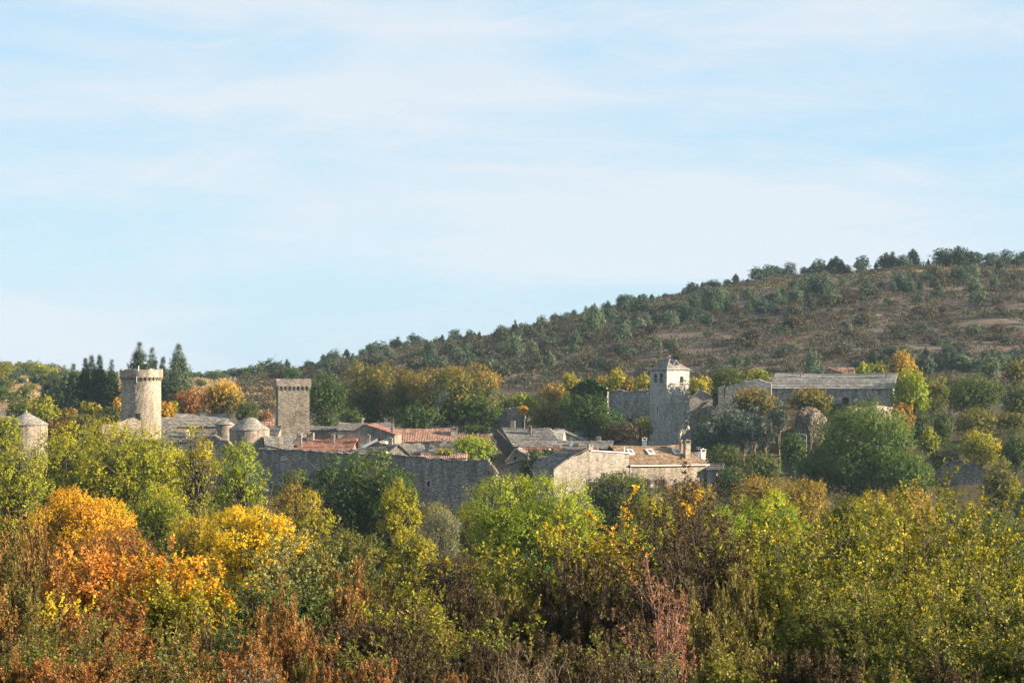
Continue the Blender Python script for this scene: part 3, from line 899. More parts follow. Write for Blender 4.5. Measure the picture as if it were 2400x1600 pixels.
chimney(s, 1961, 1966, 852, 870, y=1.0, mat="wall_warm"); chimney(s, 1997, 2004, 864, 878, y=.5, mat="wall_warm")

# ------------------------------------------------------------------ houses on the left of the keep
s = ridge_house("long_slab_house", "long house with smooth stone slab roof and square chimney", "house",
    409, 537, 972, 1001, 414, "lauze", "wall_warm", rot=4, pitch=30, skew=-.0, sink=4)
chimney(s, 469, 489.5, 959, 975, y=3.0, mat="wall_warm", pot=True, d=.9)
s = ridge_house("slab_roof_annex", "stone annex with sloping slab roof at the foot of the round tower", "house",
    345, 414, 980, 1012, 409, "lauze", "wall_warm", rot=6, pitch=28, sink=4)
s = profile_wall("sunlit_garden_wall", "bright sunlit garden wall left of the round tower", "wall",
    [(239, 994), (263, 995), (300, 981), (313, 978), (330, 986)], 404, "wall_warm", rot=20, thick=.6, rough=.03, sink=4)
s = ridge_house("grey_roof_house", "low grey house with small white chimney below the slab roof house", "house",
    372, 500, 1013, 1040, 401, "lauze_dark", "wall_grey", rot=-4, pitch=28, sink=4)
chimney(s, 436.5, 444.5, 1009, 1022, y=1.2, mat="white")
antenna(s, 447, 990, 1016, y=1.4, bars=3, w=.6); antenna(s, 453, 993, 1016, y=1.6, bars=2, w=.4)
chimney(s, 372, 376, 1012, 1026, y=.5, mat="white", pot=False)
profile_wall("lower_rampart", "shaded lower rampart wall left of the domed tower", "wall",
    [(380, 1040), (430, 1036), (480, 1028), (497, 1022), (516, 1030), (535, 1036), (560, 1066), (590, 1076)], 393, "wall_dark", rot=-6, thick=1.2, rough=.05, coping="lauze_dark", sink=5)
s = ridge_house("tiled_shed", "small red tiled shed left of the keep", "shed",
    611, 642, 983, 1001, 426, "tile_pale", "wall_grey", rot=3, pitch=28, sink=4)
s = ridge_house("shaded_lean_to", "grey roofed lean-to against the keep", "house",
    606, 652, 1001, 1024, 412, "lauze_dark", "wall_grey", rot=-6, pitch=25, sink=4)
s = ridge_house("slab_roof_cottage", "sunlit slab roofed cottage with a tall tapering chimney", "house",
    622, 690, 1025, 1058, 394, "lauze", "wall_warm", rot=10, pitch=30, sink=4)
chimney(s, 651.5, 665.5, 1023, 1057, y=-.1, mat="wall_warm", taper=.12, pot=False)
s = ridge_house("red_roof_house", "red tiled house with several stone chimneys below the keep", "house",
    676, 822, 1029, 1066, 396, "tile_red", "wall_grey", rot=-5, pitch=27, skew=.5, sink=4)
chimney(s, 696.5, 707.5, 1014, 1050, y=1.6, mat="wall_grey"); chimney(s, 720, 735.5, 1014, 1034, y=3.4, mat="wall_warm")
chimney(s, 776.5, 784, 1019, 1041, y=3.0, mat="wall_warm"); antenna(s, 783, 1036, 1060, y=1.0, bars=2, w=1.3)
antenna(s, 785, 1012, 1030, y=3.6, bars=2, w=1.6)
s = ridge_house("terrace_lean_to", "narrow orange tiled lean-to behind the rampart", "shed",
    690, 741, 1057, 1064, 390, "tile_pale", "wall_warm", rot=-4, pitch=24, sink=4)
s = ridge_house("back_slab_house", "low stone slab roof right of the keep", "house",
    724, 795, 1001, 1009, 425, "lauze", "wall_warm", rot=-3, pitch=22, sink=4)
s = ridge_house("mossy_slab_house", "flat stone roof behind the grey gabled house with two dishes", "house",
    790, 912, 993, 1010, 421, "lauze", "wall_grey", rot=-3, pitch=22, sink=4)
dish(s, 851, 982, 3.8, y=2.0); dish(s, 849.5, 989, 3.2, y=1.8); dish(s, 883, 994.5, 3.6, y=1.0)
s = gable_house("grey_gable_house", "grey gabled stone house with brown shutter and red tiled side roof", "house",
    796, 856, 925, 996, 1031, 1019, 407, 7, "tile_red", "render", rot=-6, sink=4)
window(s, 885.5, 891, 1028, 1041, frame="wall_grey", pane="shade_panel", fr=.05); 
w = window(s, 891.5, 899, 1028, 1040.5, frame="wood", pane="wood", name="shutter", fr=.04)
window(s, 836.5, 845, 1024, 1031.5, frame="wood_orange", pane="wood_orange", fr=.05)
chimney(s, 915.5, 922.5, 996, 1016, y=.6, mat="wall_grey")
q = MB()
for a, b in (((902, 998), (902, 978)), ((921.5, 996), (921.5, 978)), ((907, 996), (907, 980)), ((902, 993), (921.5, 993))):
    q.tube(s.at(*a, 1.5), s.at(*b, 1.5), .035)
q.build("railing", M["metal"], s.root)
s = gable_house("dark_slab_house", "dark slab roofed house with white fascia board", "house",
    812, 884, 905, 1035, 1067, 1052, 394, 6, "lauze_dark", "render", rot=-6, sink=4)
q = MB(); a, b = s.at(812, 1069, -.3), s.at(884, 1034, -.3)
q.add([(a[0], -.34, a[2]), (b[0], -.34, b[2]), (b[0], -.34, b[2] + .42), (a[0], -.34, a[2] + .28), (a[0], -.26, a[2]), (b[0], -.26, b[2]), (b[0], -.26, b[2] + .42), (a[0], -.26, a[2] + .28)],
      [(0, 1, 2, 3), (7, 6, 5, 4), (0, 4, 5, 1), (1, 5, 6, 2), (2, 6, 7, 3), (3, 7, 4, 0)])
q.build("fascia", M["white"], s.root)
chimney(s, 858.5, 867, 1019, 1038, y=4, mat="wall_warm"); chimney(s, 789, 801.5, 1053, 1070, y=.3, mat="wall_warm"); chimney(s, 835.5, 852, 1060, 1074, y=-.4, mat="wall_warm")
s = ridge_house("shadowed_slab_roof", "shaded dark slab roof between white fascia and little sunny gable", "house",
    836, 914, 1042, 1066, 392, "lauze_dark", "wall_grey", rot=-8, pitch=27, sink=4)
chimney(s, 911.5, 920, 1026, 1050, y=2.2, mat="wall_warm"); dish(s, 907, 1036.5, 4.2, y=1.2, face=10)
s = gable_house("little_sunny_house", "little house with sunlit pale gable behind the rampart", "house",
    906, 934, 962, 1042, 1068, 1067, 391, 6, "lauze", "wall_warm", rot=14, sink=4)
chimney(s, 942, 948.5, 1036, 1050, y=3, mat="wall_warm"); dish(s, 908.5, 1062, 5.2, y=-.3, face=-5); chimney(s, 920, 928, 1060, 1068, y=-.35, mat="wall_grey")
s = ridge_house("slab_roof_outhouse", "slab roofed outhouse right of the sunny gable", "house",
    925, 1000, 1042, 1064, 397, "lauze", "wall_warm", rot=8, pitch=27, skew=-.6, sink=4)
# ------------------------------------------------------------------ houses in the middle
s = ridge_house("long_red_roof_house", "house with long bright terracotta roof and stone end chimney", "house",
    924, 1057, 1006, 1037, 415, "tile_pale", "wall_grey", rot=5, pitch=28, sink=4)
chimney(s, 1055.5, 1072, 1001, 1040, y=1.6, mat="wall_warm"); chimney(s, 1035, 1047, 1027, 1041, y=-.8, mat="wall_warm")
window(s, 984.5, 998, 1046, 1058.5, frame="paint_blue", pane="paint_blue", name="shuttered_window", fr=.05)
chimney(s, 918, 924, 1000, 1045, y=.2, mat="wall_grey", pot=False)
s = ridge_house("grey_slab_cottage", "grey slab roofed cottage under the long terracotta roof", "house",
    1003, 1072, 1040, 1064, 401, "lauze_dark", "wall_grey", rot=-5, pitch=28, sink=4)
s = ridge_house("terrace_tiled_roof", "small tiled roof rising over the rampart top", "house",
    984, 1094, 1065, 1076, 390.5, "tile_pale", "wall_warm", rot=-3, pitch=22, sink=5)
antenna(s, 1066, 1058, 1068, y=.6, bars=2, w=.7)
s = ridge_house("brown_tiled_house", "brown tiled low house in front of the ivy hump", "house",
    1071, 1156, 1019, 1036, 417, "tile_dark", "render", rot=-4, pitch=25, sink=4)
chimney(s, 1118, 1123, 1014, 1026, y=2.0, mat="wall_warm", pot=False); 
s = Site("ruined_chimney", "tall free chimney stack beside the dark timber gable", "chimney", 1153.5, 1163, 403, 0, 3)
chimney(s, 1153.5, 1163, 1031, 1062, y=.4, mat="wall_warm"); 
# house with dark timber gable
s = ridge_house("timber_gable_house", "slate roofed house with blackened timber gable end", "house",
    1203, 1318, 1005.5, 1048, 409, "lauze", "wall_grey", rot=-8, pitch=34, skew=-2.2, sink=4)
q = MB(); A, B, C_, D_ = s.at(1163, 1006, 2.6), s.at(1207, 1051, -.3), s.at(1186, 1070, .2), s.at(1150, 1028, 2.4)
q.add([A, B, C_, D_] + [(p[0] + .15, p[1] + .3, p[2]) for p in (A, B, C_, D_)], [(3, 2, 1, 0), (4, 5, 6, 7), (0, 1, 5, 4), (1, 2, 6, 5), (2, 3, 7, 6), (3, 0, 4, 7)])
q.build("timber_gable", M["wood_dark"], s.root)
q = MB(); A, B, C_, D_ = s.at(1150, 1028, 2.38), s.at(1161, 1018, 2.4), s.at(1161, 1029, 2.3), s.at(1152, 1034, 2.3)
q.add([A, B, C_, D_] + [(p[0] + .1, p[1] + .2, p[2]) for p in (A, B, C_, D_)], [(3, 2, 1, 0), (4, 5, 6, 7), (0, 1, 5, 4), (1, 2, 6, 5), (2, 3, 7, 6), (3, 0, 4, 7)])
q.build("gable_wall", M["plaster"], s.root)
dish(s, 1150, 1018, 4.2, y=2.0, face=-30); chimney(s, 1197, 1207, 986, 1010, y=4.6, mat="render", pot=False, d=.5); chimney(s, 1237, 1245.5, 998, 1024, y=2.6, mat="wall_grey")
chimney(s, 1224, 1227.5, 1039, 1046, y=.4, mat="white", pot=False)
s = ridge_house("dark_slate_wing", "dark slate roofed wing right of the timber gable house", "house",
    1243, 1318, 1014, 1049, 412, "lauze_dark", "wall_grey", rot=-6, pitch=32, skew=-.8, hipr=1.4, sink=4)
s = gable_house("back_gable_house", "grey gabled house with chimney below the ivy bank", "house",
    1303, 1312, 1372, 1007, 1010, 1035, 424, 6, "lauze", "render", rot=-6, sink=4)
chimney(s, 1300.5, 1310, 1003, 1036, y=-.2, mat="render", pot=False)
s = ridge_house("bright_slab_house", "low slab roofed house with two white dishes and two chimneys", "house",
    1300, 1432, 1035, 1053, 405, "lauze", "wall_grey", rot=-4, pitch=26, skew=.3, sink=4)
dish(s, 1299.5, 1037, 5.2, y=.2); dish(s, 1339, 1041, 5, y=-.3); chimney(s, 1343, 1356, 1037, 1052, y=.6, mat="lauze_dark"); chimney(s, 1398, 1408, 1024, 1037, y=2.4, mat="wall_warm")
antenna(s, 1338, 1023, 1038, y=1.5, bars=2, w=.8)
s = ridge_house("red_tiled_row", "rusty red tiled roof with a tiny skylight", "house",
    1211, 1312, 1048, 1068, 401, "tile_red", "wall_grey", rot=-6, pitch=25, sink=4)
s = ridge_house("vivid_red_roof", "vivid red tiled roof behind the big sunlit gable", "house",
    1270, 1400, 1051, 1072, 398, "tile_red", "wall_grey", rot=-5, pitch=25, sink=4)
q = MB(); a = s.at(1283, 1059, 1.0); q.add([(a[0], a[1], a[2]), (a[0] + .3, a[1], a[2]), (a[0] + .42, a[1] + .3, a[2] + .2), (a[0] + .12, a[1] + .3, a[2] + .2)] + [(a[0], a[1], a[2] + .3), (a[0] + .3, a[1], a[2] + .3), (a[0] + .42, a[1] + .3, a[2] + .5), (a[0] + .12, a[1] + .3, a[2] + .5)],
    [(3, 2, 1, 0), (4, 5, 6, 7), (0, 1, 5, 4), (1, 2, 6, 5), (2, 3, 7, 6), (3, 0, 4, 7)]); q.build("skylight", M["zinc"], s.root)
s = gable_house("grey_gable_cottage", "small grey stone cottage gable with a tiny window", "house",
    1186, 1208, 1236, 1052, 1080, 1068, 397, 5, "lauze", "render", rot=-6, sink=4)
window(s, 1204, 1210, 1070, 1078, frame="wall_grey", pane="shade_panel", fr=.05)
s = gable_house("rust_roof_house", "stone house with rusty tiled roof beside the broken rampart end", "house",
    1160, 1222, 1240, 1079, 1101, 1088, 393, 6, "tile_dark", "render", rot=-10, sink=5)
window(s, 1197, 1208, 1126, 1140, frame="plaster", pane="shade_panel", name="doorway", fr=.18)
s = ridge_house("shaded_annex", "grey annex with hipped dark roof left of the big sunlit gable", "house",
    1249, 1306, 1071, 1096, 389, "lauze_dark", "render", rot=4, pitch=33, hipl=1.0, sink=5)
chimney(s, 1320, 1331.5, 1054, 1072, y=2.0, mat="white")

# big sunlit house
s = Site("sunlit_house", "large sunlit stone house with shutters and three skylights", "house", 1297, 1662, 386, 24, 5)
q = MB()
xa = s.lx(1297); prof = [(xa, 0), (s.lx(1474), 0)]
for u, v in ((1474, 1062), (1385, 1055), (1379, 1054), (1362, 1064), (1340, 1072), (1318, 1086), (1298, 1100)):
    x = s.lx(u); prof.append((x, s.lz(v, x)))
q.prism_y(prof, 0, 7); q.build("gable_wall", M["wall_house"], s.root)
q = MB(); x0, x1 = s.lx(1384), s.lx(1478); z0, z1 = s.lz(1056.5, x0), s.lz(1062, x1)
q.add([(x0, -.15, z0 - .02), (x1, -.15, z1 - .02), (x1, 1.2, z1 - .02), (x0, 1.2, z0 - .02), (x0, -.15, z0 + .14), (x1, -.15, z1 + .14), (x1, 1.2, z1 + .14), (x0, 1.2, z0 + .14)],
      [(3, 2, 1, 0), (4, 5, 6, 7), (0, 1, 5, 4), (1, 2, 6, 5), (2, 3, 7, 6), (3, 0, 4, 7)]); q.build("flashing", M["zinc"], s.root)
s_ = s
# rear roof of the gable part
r = MB()
for a, b in (((1298, 1100), (1340, 1072)), ((1340, 1072), (1380, 1053.5))):
    A, B = s.at(*a), s.at(*b)
    patch(r, (A[0], 7.1, A[2] + .15), (A[0], .05, A[2] + .15), (B[0], 7.1, B[2] + .15), (B[0], .05, B[2] + .15), 'slab')
r.build("gable_roof", M["lauze_dark"], s.root)
q = MB(); x0, x1 = s.lx(1474), s.lx(1660); ze = s.lz(1090, (x0 + x1) / 2); q.box(x0, x1, .06, 6.5, 0, ze); q.build("wall", M["wall_warm"], s.root)
r = MB(); oh = .25
run = 3.4
zr = s.lz(1042.5, s.lx(1430, run), run)
for _ in range(3):
    zr = s.lz(1042.5, s.lx(1510, run), run)
    run = (zr - ze) / math.tan(R(30))
E = lambda u: s.lx(u, -oh); G = lambda u: s.lx(u, run)
zE = ze - oh * .35
patch(r, (E(1476), -oh, zE + .12), (E(1663), -oh, zE + .12), (G(1429), run, zr), (G(1594), run, zr), 'slab')
patch(r, (E(1663) , 2 * run + oh, zE + .12), (G(1429), 2 * run + oh, zE + .12), (G(1594), run, zr), (G(1429), run, zr), 'slab')
patch(r, (E(1663), -oh, zE + .12), (E(1663), 2 * run + oh, zE + .12), (G(1594), run - .02, zr), (G(1594), run + .02, zr), 'slab')
r.build("roof", M["lauze_brown"], s.root)
q = MB(); q.box(s.lx(1476), E(1663), -oh - .10, -oh, zE + .02, zE + .14); q.build("gutter", M["white"], s.root)
q = MB(); x = s.lx(1477); q.tube((x, -.05, ze - .1), (x, -.05, s.lz(1118, x)), .06); q.build("downpipe", M["metal"], s.root)
def skylight(u0, u1, v0, v1):
    # in the plane of the front roof slope
    def onroof(u, v):
        # solve y on slope: z = zE + .12 + (y + oh) * slope
        sl = (zr - zE - .12) / (run + oh); y = .5
        for _ in range(8):
            x = s.lx(u, y); z = s.lz(v, x, y); y = (z - zE - .12) / sl - oh
        x = s.lx(u, y); return Vector((x, y, zE + .12 + (y + oh) * sl))
    sk = .35 * (u1 - u0)
    a, b, c, d = onroof(u0 + sk, v1), onroof(u1, v1), onroof(u1 - sk, v0), onroof(u0, v0)
    nrm = (b - a).cross(d - a).normalized()
    def slab(p, lo, hi, nm, mat, par):
        q = MB(); q.add([x + nrm * lo for x in p] + [x + nrm * hi for x in p], [(3, 2, 1, 0), (4, 5, 6, 7), (0, 1, 5, 4), (1, 2, 6, 5), (2, 3, 7, 6), (3, 0, 4, 7)])
        return q.build(nm, M[mat], par)
    f = slab([a, b, c, d], .0, .22, "skylight", "white", s.root)
    m = (a + b + c + d) / 4
    slab([m + (p - m) * .74 for p in (a, b, c, d)], .221, .235, "pane", "skyglass", f)
skylight(1468, 1487, 1055, 1066); skylight(1512, 1535, 1054.5, 1065); skylight(1574, 1597, 1054, 1065)
q = MB(); x = s.lx(1463, 1.0); q.tube((x, 1.0, s.lz(1060, x, 1)), (x, 1.0, s.lz(1047, x, 1)), .09); q.build("vent_pipe", M["white"], s.root)
chimney(s, 1594, 1602.5, 1032, 1060, y=2.8, mat="lauze_brown"); chimney(s, 1604, 1616, 1031, 1068, y=1.6, mat="wall_warm")
chimney(s, 1378, 1388, 1041, 1056, y=.8, mat="wall_warm")
window(s, 1411, 1417, 1108, 1115, frame="wall_warm", pane="shade_panel", fr=.06); window(s, 1451.5, 1457.5, 1108, 1118.5, frame="wood", pane="shade_panel", fr=.06)
window(s, 1545, 1556, 1123.5, 1150, shutters="wood", frame="wood", pane="glass", fr=.07); window(s, 1505, 1517, 1123, 1143, shutters="wood", frame="wood", pane="glass", fr=.07)
window(s, 1650, 1658, 1122, 1144, shutters="wood", frame="wood", pane="glass", fr=.07)
window(s, 1609, 1619, 1122, 1141, frame="wall_warm", pane="wood", name="door", fr=.2); window(s, 1584, 1589, 1139, 1145, frame="wall_warm", pane="shade_panel", fr=.06)
s = ridge_house("shaded_side_house", "shaded lean-to extension with blue grey dish right of the skylight house", "house",
    1655, 1694, 1088, 1103, 390, "lauze_dark", "render", rot=-12, pitch=24, sink=5)
dish(s, 1684, 1112, 5.2, y=-.2, face=0)
s = ridge_house("dish_house", "slab roof corner with white chimney and dish behind the skylight house", "house",
    1616, 1664, 1063, 1084, 399, "lauze", "wall_warm", rot=8, pitch=27, hipr=1.2, sink=4)
dish(s, 1636, 1063, 5.2, y=0); chimney(s, 1642, 1653.5, 1052, 1074, y=.4, mat="white"); antenna(s, 1637, 1046, 1060, y=.8, bars=2, w=.8)
s = Site("white_chimney", "small white plastered chimney box left of the bell tower foot", "chimney", 1505, 1516, 415, 0, 3)
chimney(s, 1505, 1516, 1025, 1045, y=.4, mat="white")
# ------------------------------------------------------------------ vegetation generators
def unit(a):
    return a / np.maximum(np.linalg.norm(a, axis=-1, keepdims=True), 1e-6)

def ramp_col(pal, h):
    pal = np.array(pal, float); n = len(pal)
    x = np.clip(h, 0, 1) * (n - 1)
    return np.stack([np.interp(x, np.arange(n), pal[:, k]) for k in range(3)], -1)

def leaves_on(rng, S_, D, L, per, ll, lw, out=None, droop=0.0, spread=0.8, nup=0.4, nout=0.6, nrand=0.8, t0=0.1):
    """flat pointed leaves along twigs; returns V, F"""
    n = len(S_)
    t = rng.uniform(t0, 1.0, (n, per)); t[:, 0] = 1.0
    L = np.broadcast_to(np.asarray(L, float), (n,))
    base = S_[:, None] + D[:, None] * (L[:, None] * t)[..., None]
    side = unit(np.cross(np.repeat(D[:, None], per, 1), rng.normal(size=(n, per, 3))))
    ax = unit(D[:, None] * 0.45 + side * spread + np.array([0, 0, -droop]))
    nn = rng.normal(size=(n, per, 3)) * nrand + np.array([0, 0, nup])
    if out is not None: nn = nn + out[:, None] * nout
    nn = nn - ax * (nn * ax).sum(-1, keepdims=True)
    nn = unit(nn); w = np.cross(nn, ax)
    sc = rng.uniform(0.5, 1.25, (n, per, 1))
    ll_, lw_ = ll * sc, lw * sc
    p0 = base; p2 = base + ax * ll_ + nn * (-.08 * ll_)
    mid = base + ax * ll_ * 0.45
    p1 = mid + w * lw_ * .5; p3 = mid - w * lw_ * .5
    V = np.stack([p0, p1, p2, p3], 2).reshape(-1, 3)
    F = np.arange(len(V)).reshape(-1, 4)
    return V, F

def grow(rng, S_, D, L, seg=4, up=0.15, jit=0.15):
    """bent lines: (n, seg+1, 3)"""
    n = len(S_); pts = [S_]; d = D.copy()
    for _ in range(seg):
        d = unit(d + rng.normal(size=(n, 3)) * jit + np.array([0, 0, up]))
        pts.append(pts[-1] + d * (np.asarray(L) / seg)[:, None])
    return np.stack(pts, 1)

def spawn(rng, poly, k, t0=0.3, ang=0.7, lr=0.4, L=None, planar=0.0):
    n, m, _ = poly.shape
    t = np.sort(rng.uniform(t0, 1.0, (n, k)), 1) * (m - 1)
    i = np.minimum(t.astype(int), m - 2); f = (t - i)[..., None]
    ix = np.arange(n)[:, None]
    a, b = poly[ix, i], poly[ix, i + 1]
    s = a + (b - a) * f; d = unit(b - a)
    side = unit(np.cross(d, rng.normal(size=(n, k, 3))))
    dd = unit(d * math.cos(ang) + side * math.sin(ang) * rng.uniform(.6, 1.2, (n, k, 1)))
    ln = np.broadcast_to((np.asarray(L) * lr)[:, None], (n, k)) * rng.uniform(.6, 1.15, (n, k)) * (1.15 - 0.5 * (t / (m - 1)))
    return s.reshape(-1, 3), dd.reshape(-1, 3), ln.reshape(-1), (np.repeat(np.arange(n), k), i.reshape(-1))

def tubes(poly, r0, r1, sides=4, off=0, link=None, poff=0, psides=4, pm=5):
    """tapered tubes along lines; link = (parent line, parent ring) joins each to its parent's skin"""
    n, m, _ = poly.shape
    d = unit(np.gradient(poly, axis=1))
    ref = np.where(np.abs(d[..., 2:3]) > .9, np.array([1.0, 0, 0]), np.array([0, 0, 1.0]))
    a = unit(np.cross(d, ref)); b = np.cross(d, a)
    r = np.linspace(0, 1, m)[None, :] * (np.asarray(r1) - np.asarray(r0))[..., None] + np.asarray(r0)[..., None]
    r = np.broadcast_to(r, (n, m))
    th = 2 * math.pi * np.arange(sides) / sides
    V = poly[:, :, None] + r[:, :, None, None] * (a[:, :, None] * np.cos(th)[:, None] + b[:, :, None] * np.sin(th)[:, None])
    V = V.reshape(-1, 3)
    idx = off + np.arange(n * m * sides).reshape(n, m, sides)
    q = np.roll(idx, -1, 2)
    F = np.stack([idx[:, :-1], q[:, :-1], q[:, 1:], idx[:, 1:]], -1).reshape(-1, 4)
    if link is not None:
        pl, pr = link
        p = poff + (pl * pm + pr) * psides
        F2 = np.stack([p, p + 1, idx[:, 0, 1], idx[:, 0, 0]], -1)
        F = np.concatenate([F, F2])
    return V, F

PAL = {
    "lime":   [(.06, .09, .010), (.155, .195, .012), (.29, .305, .015), (.43, .375, .018)],
    "lime2":  [(.075, .13, .010), (.17, .25, .014), (.29, .35, .016), (.42, .40, .02)],
    "yellowgreen": [(.09, .12, .012), (.20, .22, .016), (.36, .33, .018), (.50, .39, .02)],
    "yellow": [(.17, .15, .010), (.42, .33, .012), (.66, .48, .014), (.72, .48, .018)],
    "gold":   [(.24, .14, .010), (.50, .30, .012), (.66, .40, .016), (.68, .33, .025)],
    "orange": [(.18, .075, .018), (.38, .15, .018), (.60, .25, .02), (.66, .30, .07)],
    "rust":   [(.07, .052, .016), (.17, .085, .024), (.31, .13, .03), (.44, .20, .055)],
    "heath":  [(.085, .058, .018), (.17, .10, .028), (.28, .145, .034), (.37, .20, .05)],
    "heath2": [(.065, .06, .016), (.12, .105, .024), (.19, .155, .03), (.28, .21, .045)],
    "brown":  [(.026, .020, .011), (.048, .035, .017), (.085, .058, .024), (.15, .095, .034)],  # brown leaves, darkened to put the centre thicket's shade into the colour
    "dark":   [(.018, .042, .009), (.036, .075, .012), (.064, .116, .018), (.115, .155, .024)],
    "ash":    [(.025, .06, .010), (.05, .105, .014), (.088, .155, .02), (.15, .20, .028)],
    "paleolive": [(.09, .11, .03), (.17, .18, .045), (.27, .26, .08), (.36, .33, .13)],
    "darkoak":[(.026, .05, .012), (.05, .085, .016), (.09, .125, .02), (.15, .165, .028)],
    "olive":  [(.05, .065, .014), (.095, .11, .018), (.165, .16, .024), (.26, .22, .035)],
    "chestnut": [(.035, .06, .012), (.075, .10, .016), (.16, .155, .022), (.29, .20, .03)],
    "ochre":  [(.11, .09, .02), (.21, .16, .025), (.33, .23, .03), (.44, .30, .04)],
    "silver": [(.07, .085, .05), (.13, .15, .09), (.21, .22, .13), (.30, .30, .19)],
    "pine":   [(.018, .040, .022), (.032, .062, .034), (.055, .092, .050), (.10, .14, .075)],
    "pineblue": [(.022, .042, .034), (.042, .072, .058), (.075, .11, .085), (.12, .16, .12)],
    "spruce": [(.014, .034, .018), (.026, .056, .026), (.048, .086, .034), (.08, .12, .045)],
    "sprucepale": [(.04, .068, .04), (.075, .115, .065), (.13, .17, .095), (.20, .235, .13)],
    "red":    [(.14, .06, .03), (.25, .10, .05), (.34, .15, .07), (.42, .22, .11)],
    "hazel":  [(.05, .075, .012), (.14, .16, .016), (.33, .30, .018), (.54, .36, .02)],
    "hazelgreen": [(.035, .06, .010), (.08, .115, .014), (.18, .18, .018), (.42, .30, .022)],
    "juniper": [(.022, .030, .020), (.038, .045, .028), (.062, .066, .036), (.11, .09, .045)],
    "scrub":  [(.026, .022, .018), (.045, .035, .028), (.075, .054, .040), (.12, .085, .06)],
    "lichen": [(.14, .14, .10), (.20, .20, .15), (.27, .265, .20), (.33, .32, .25)],
}

def join(parts):
    Vs, Fs, n = [], [], 0
    for V, F in parts:
        Vs.append(V); Fs.append(F + n); n += len(V)
    return np.concatenate(Vs), np.concatenate(Fs)

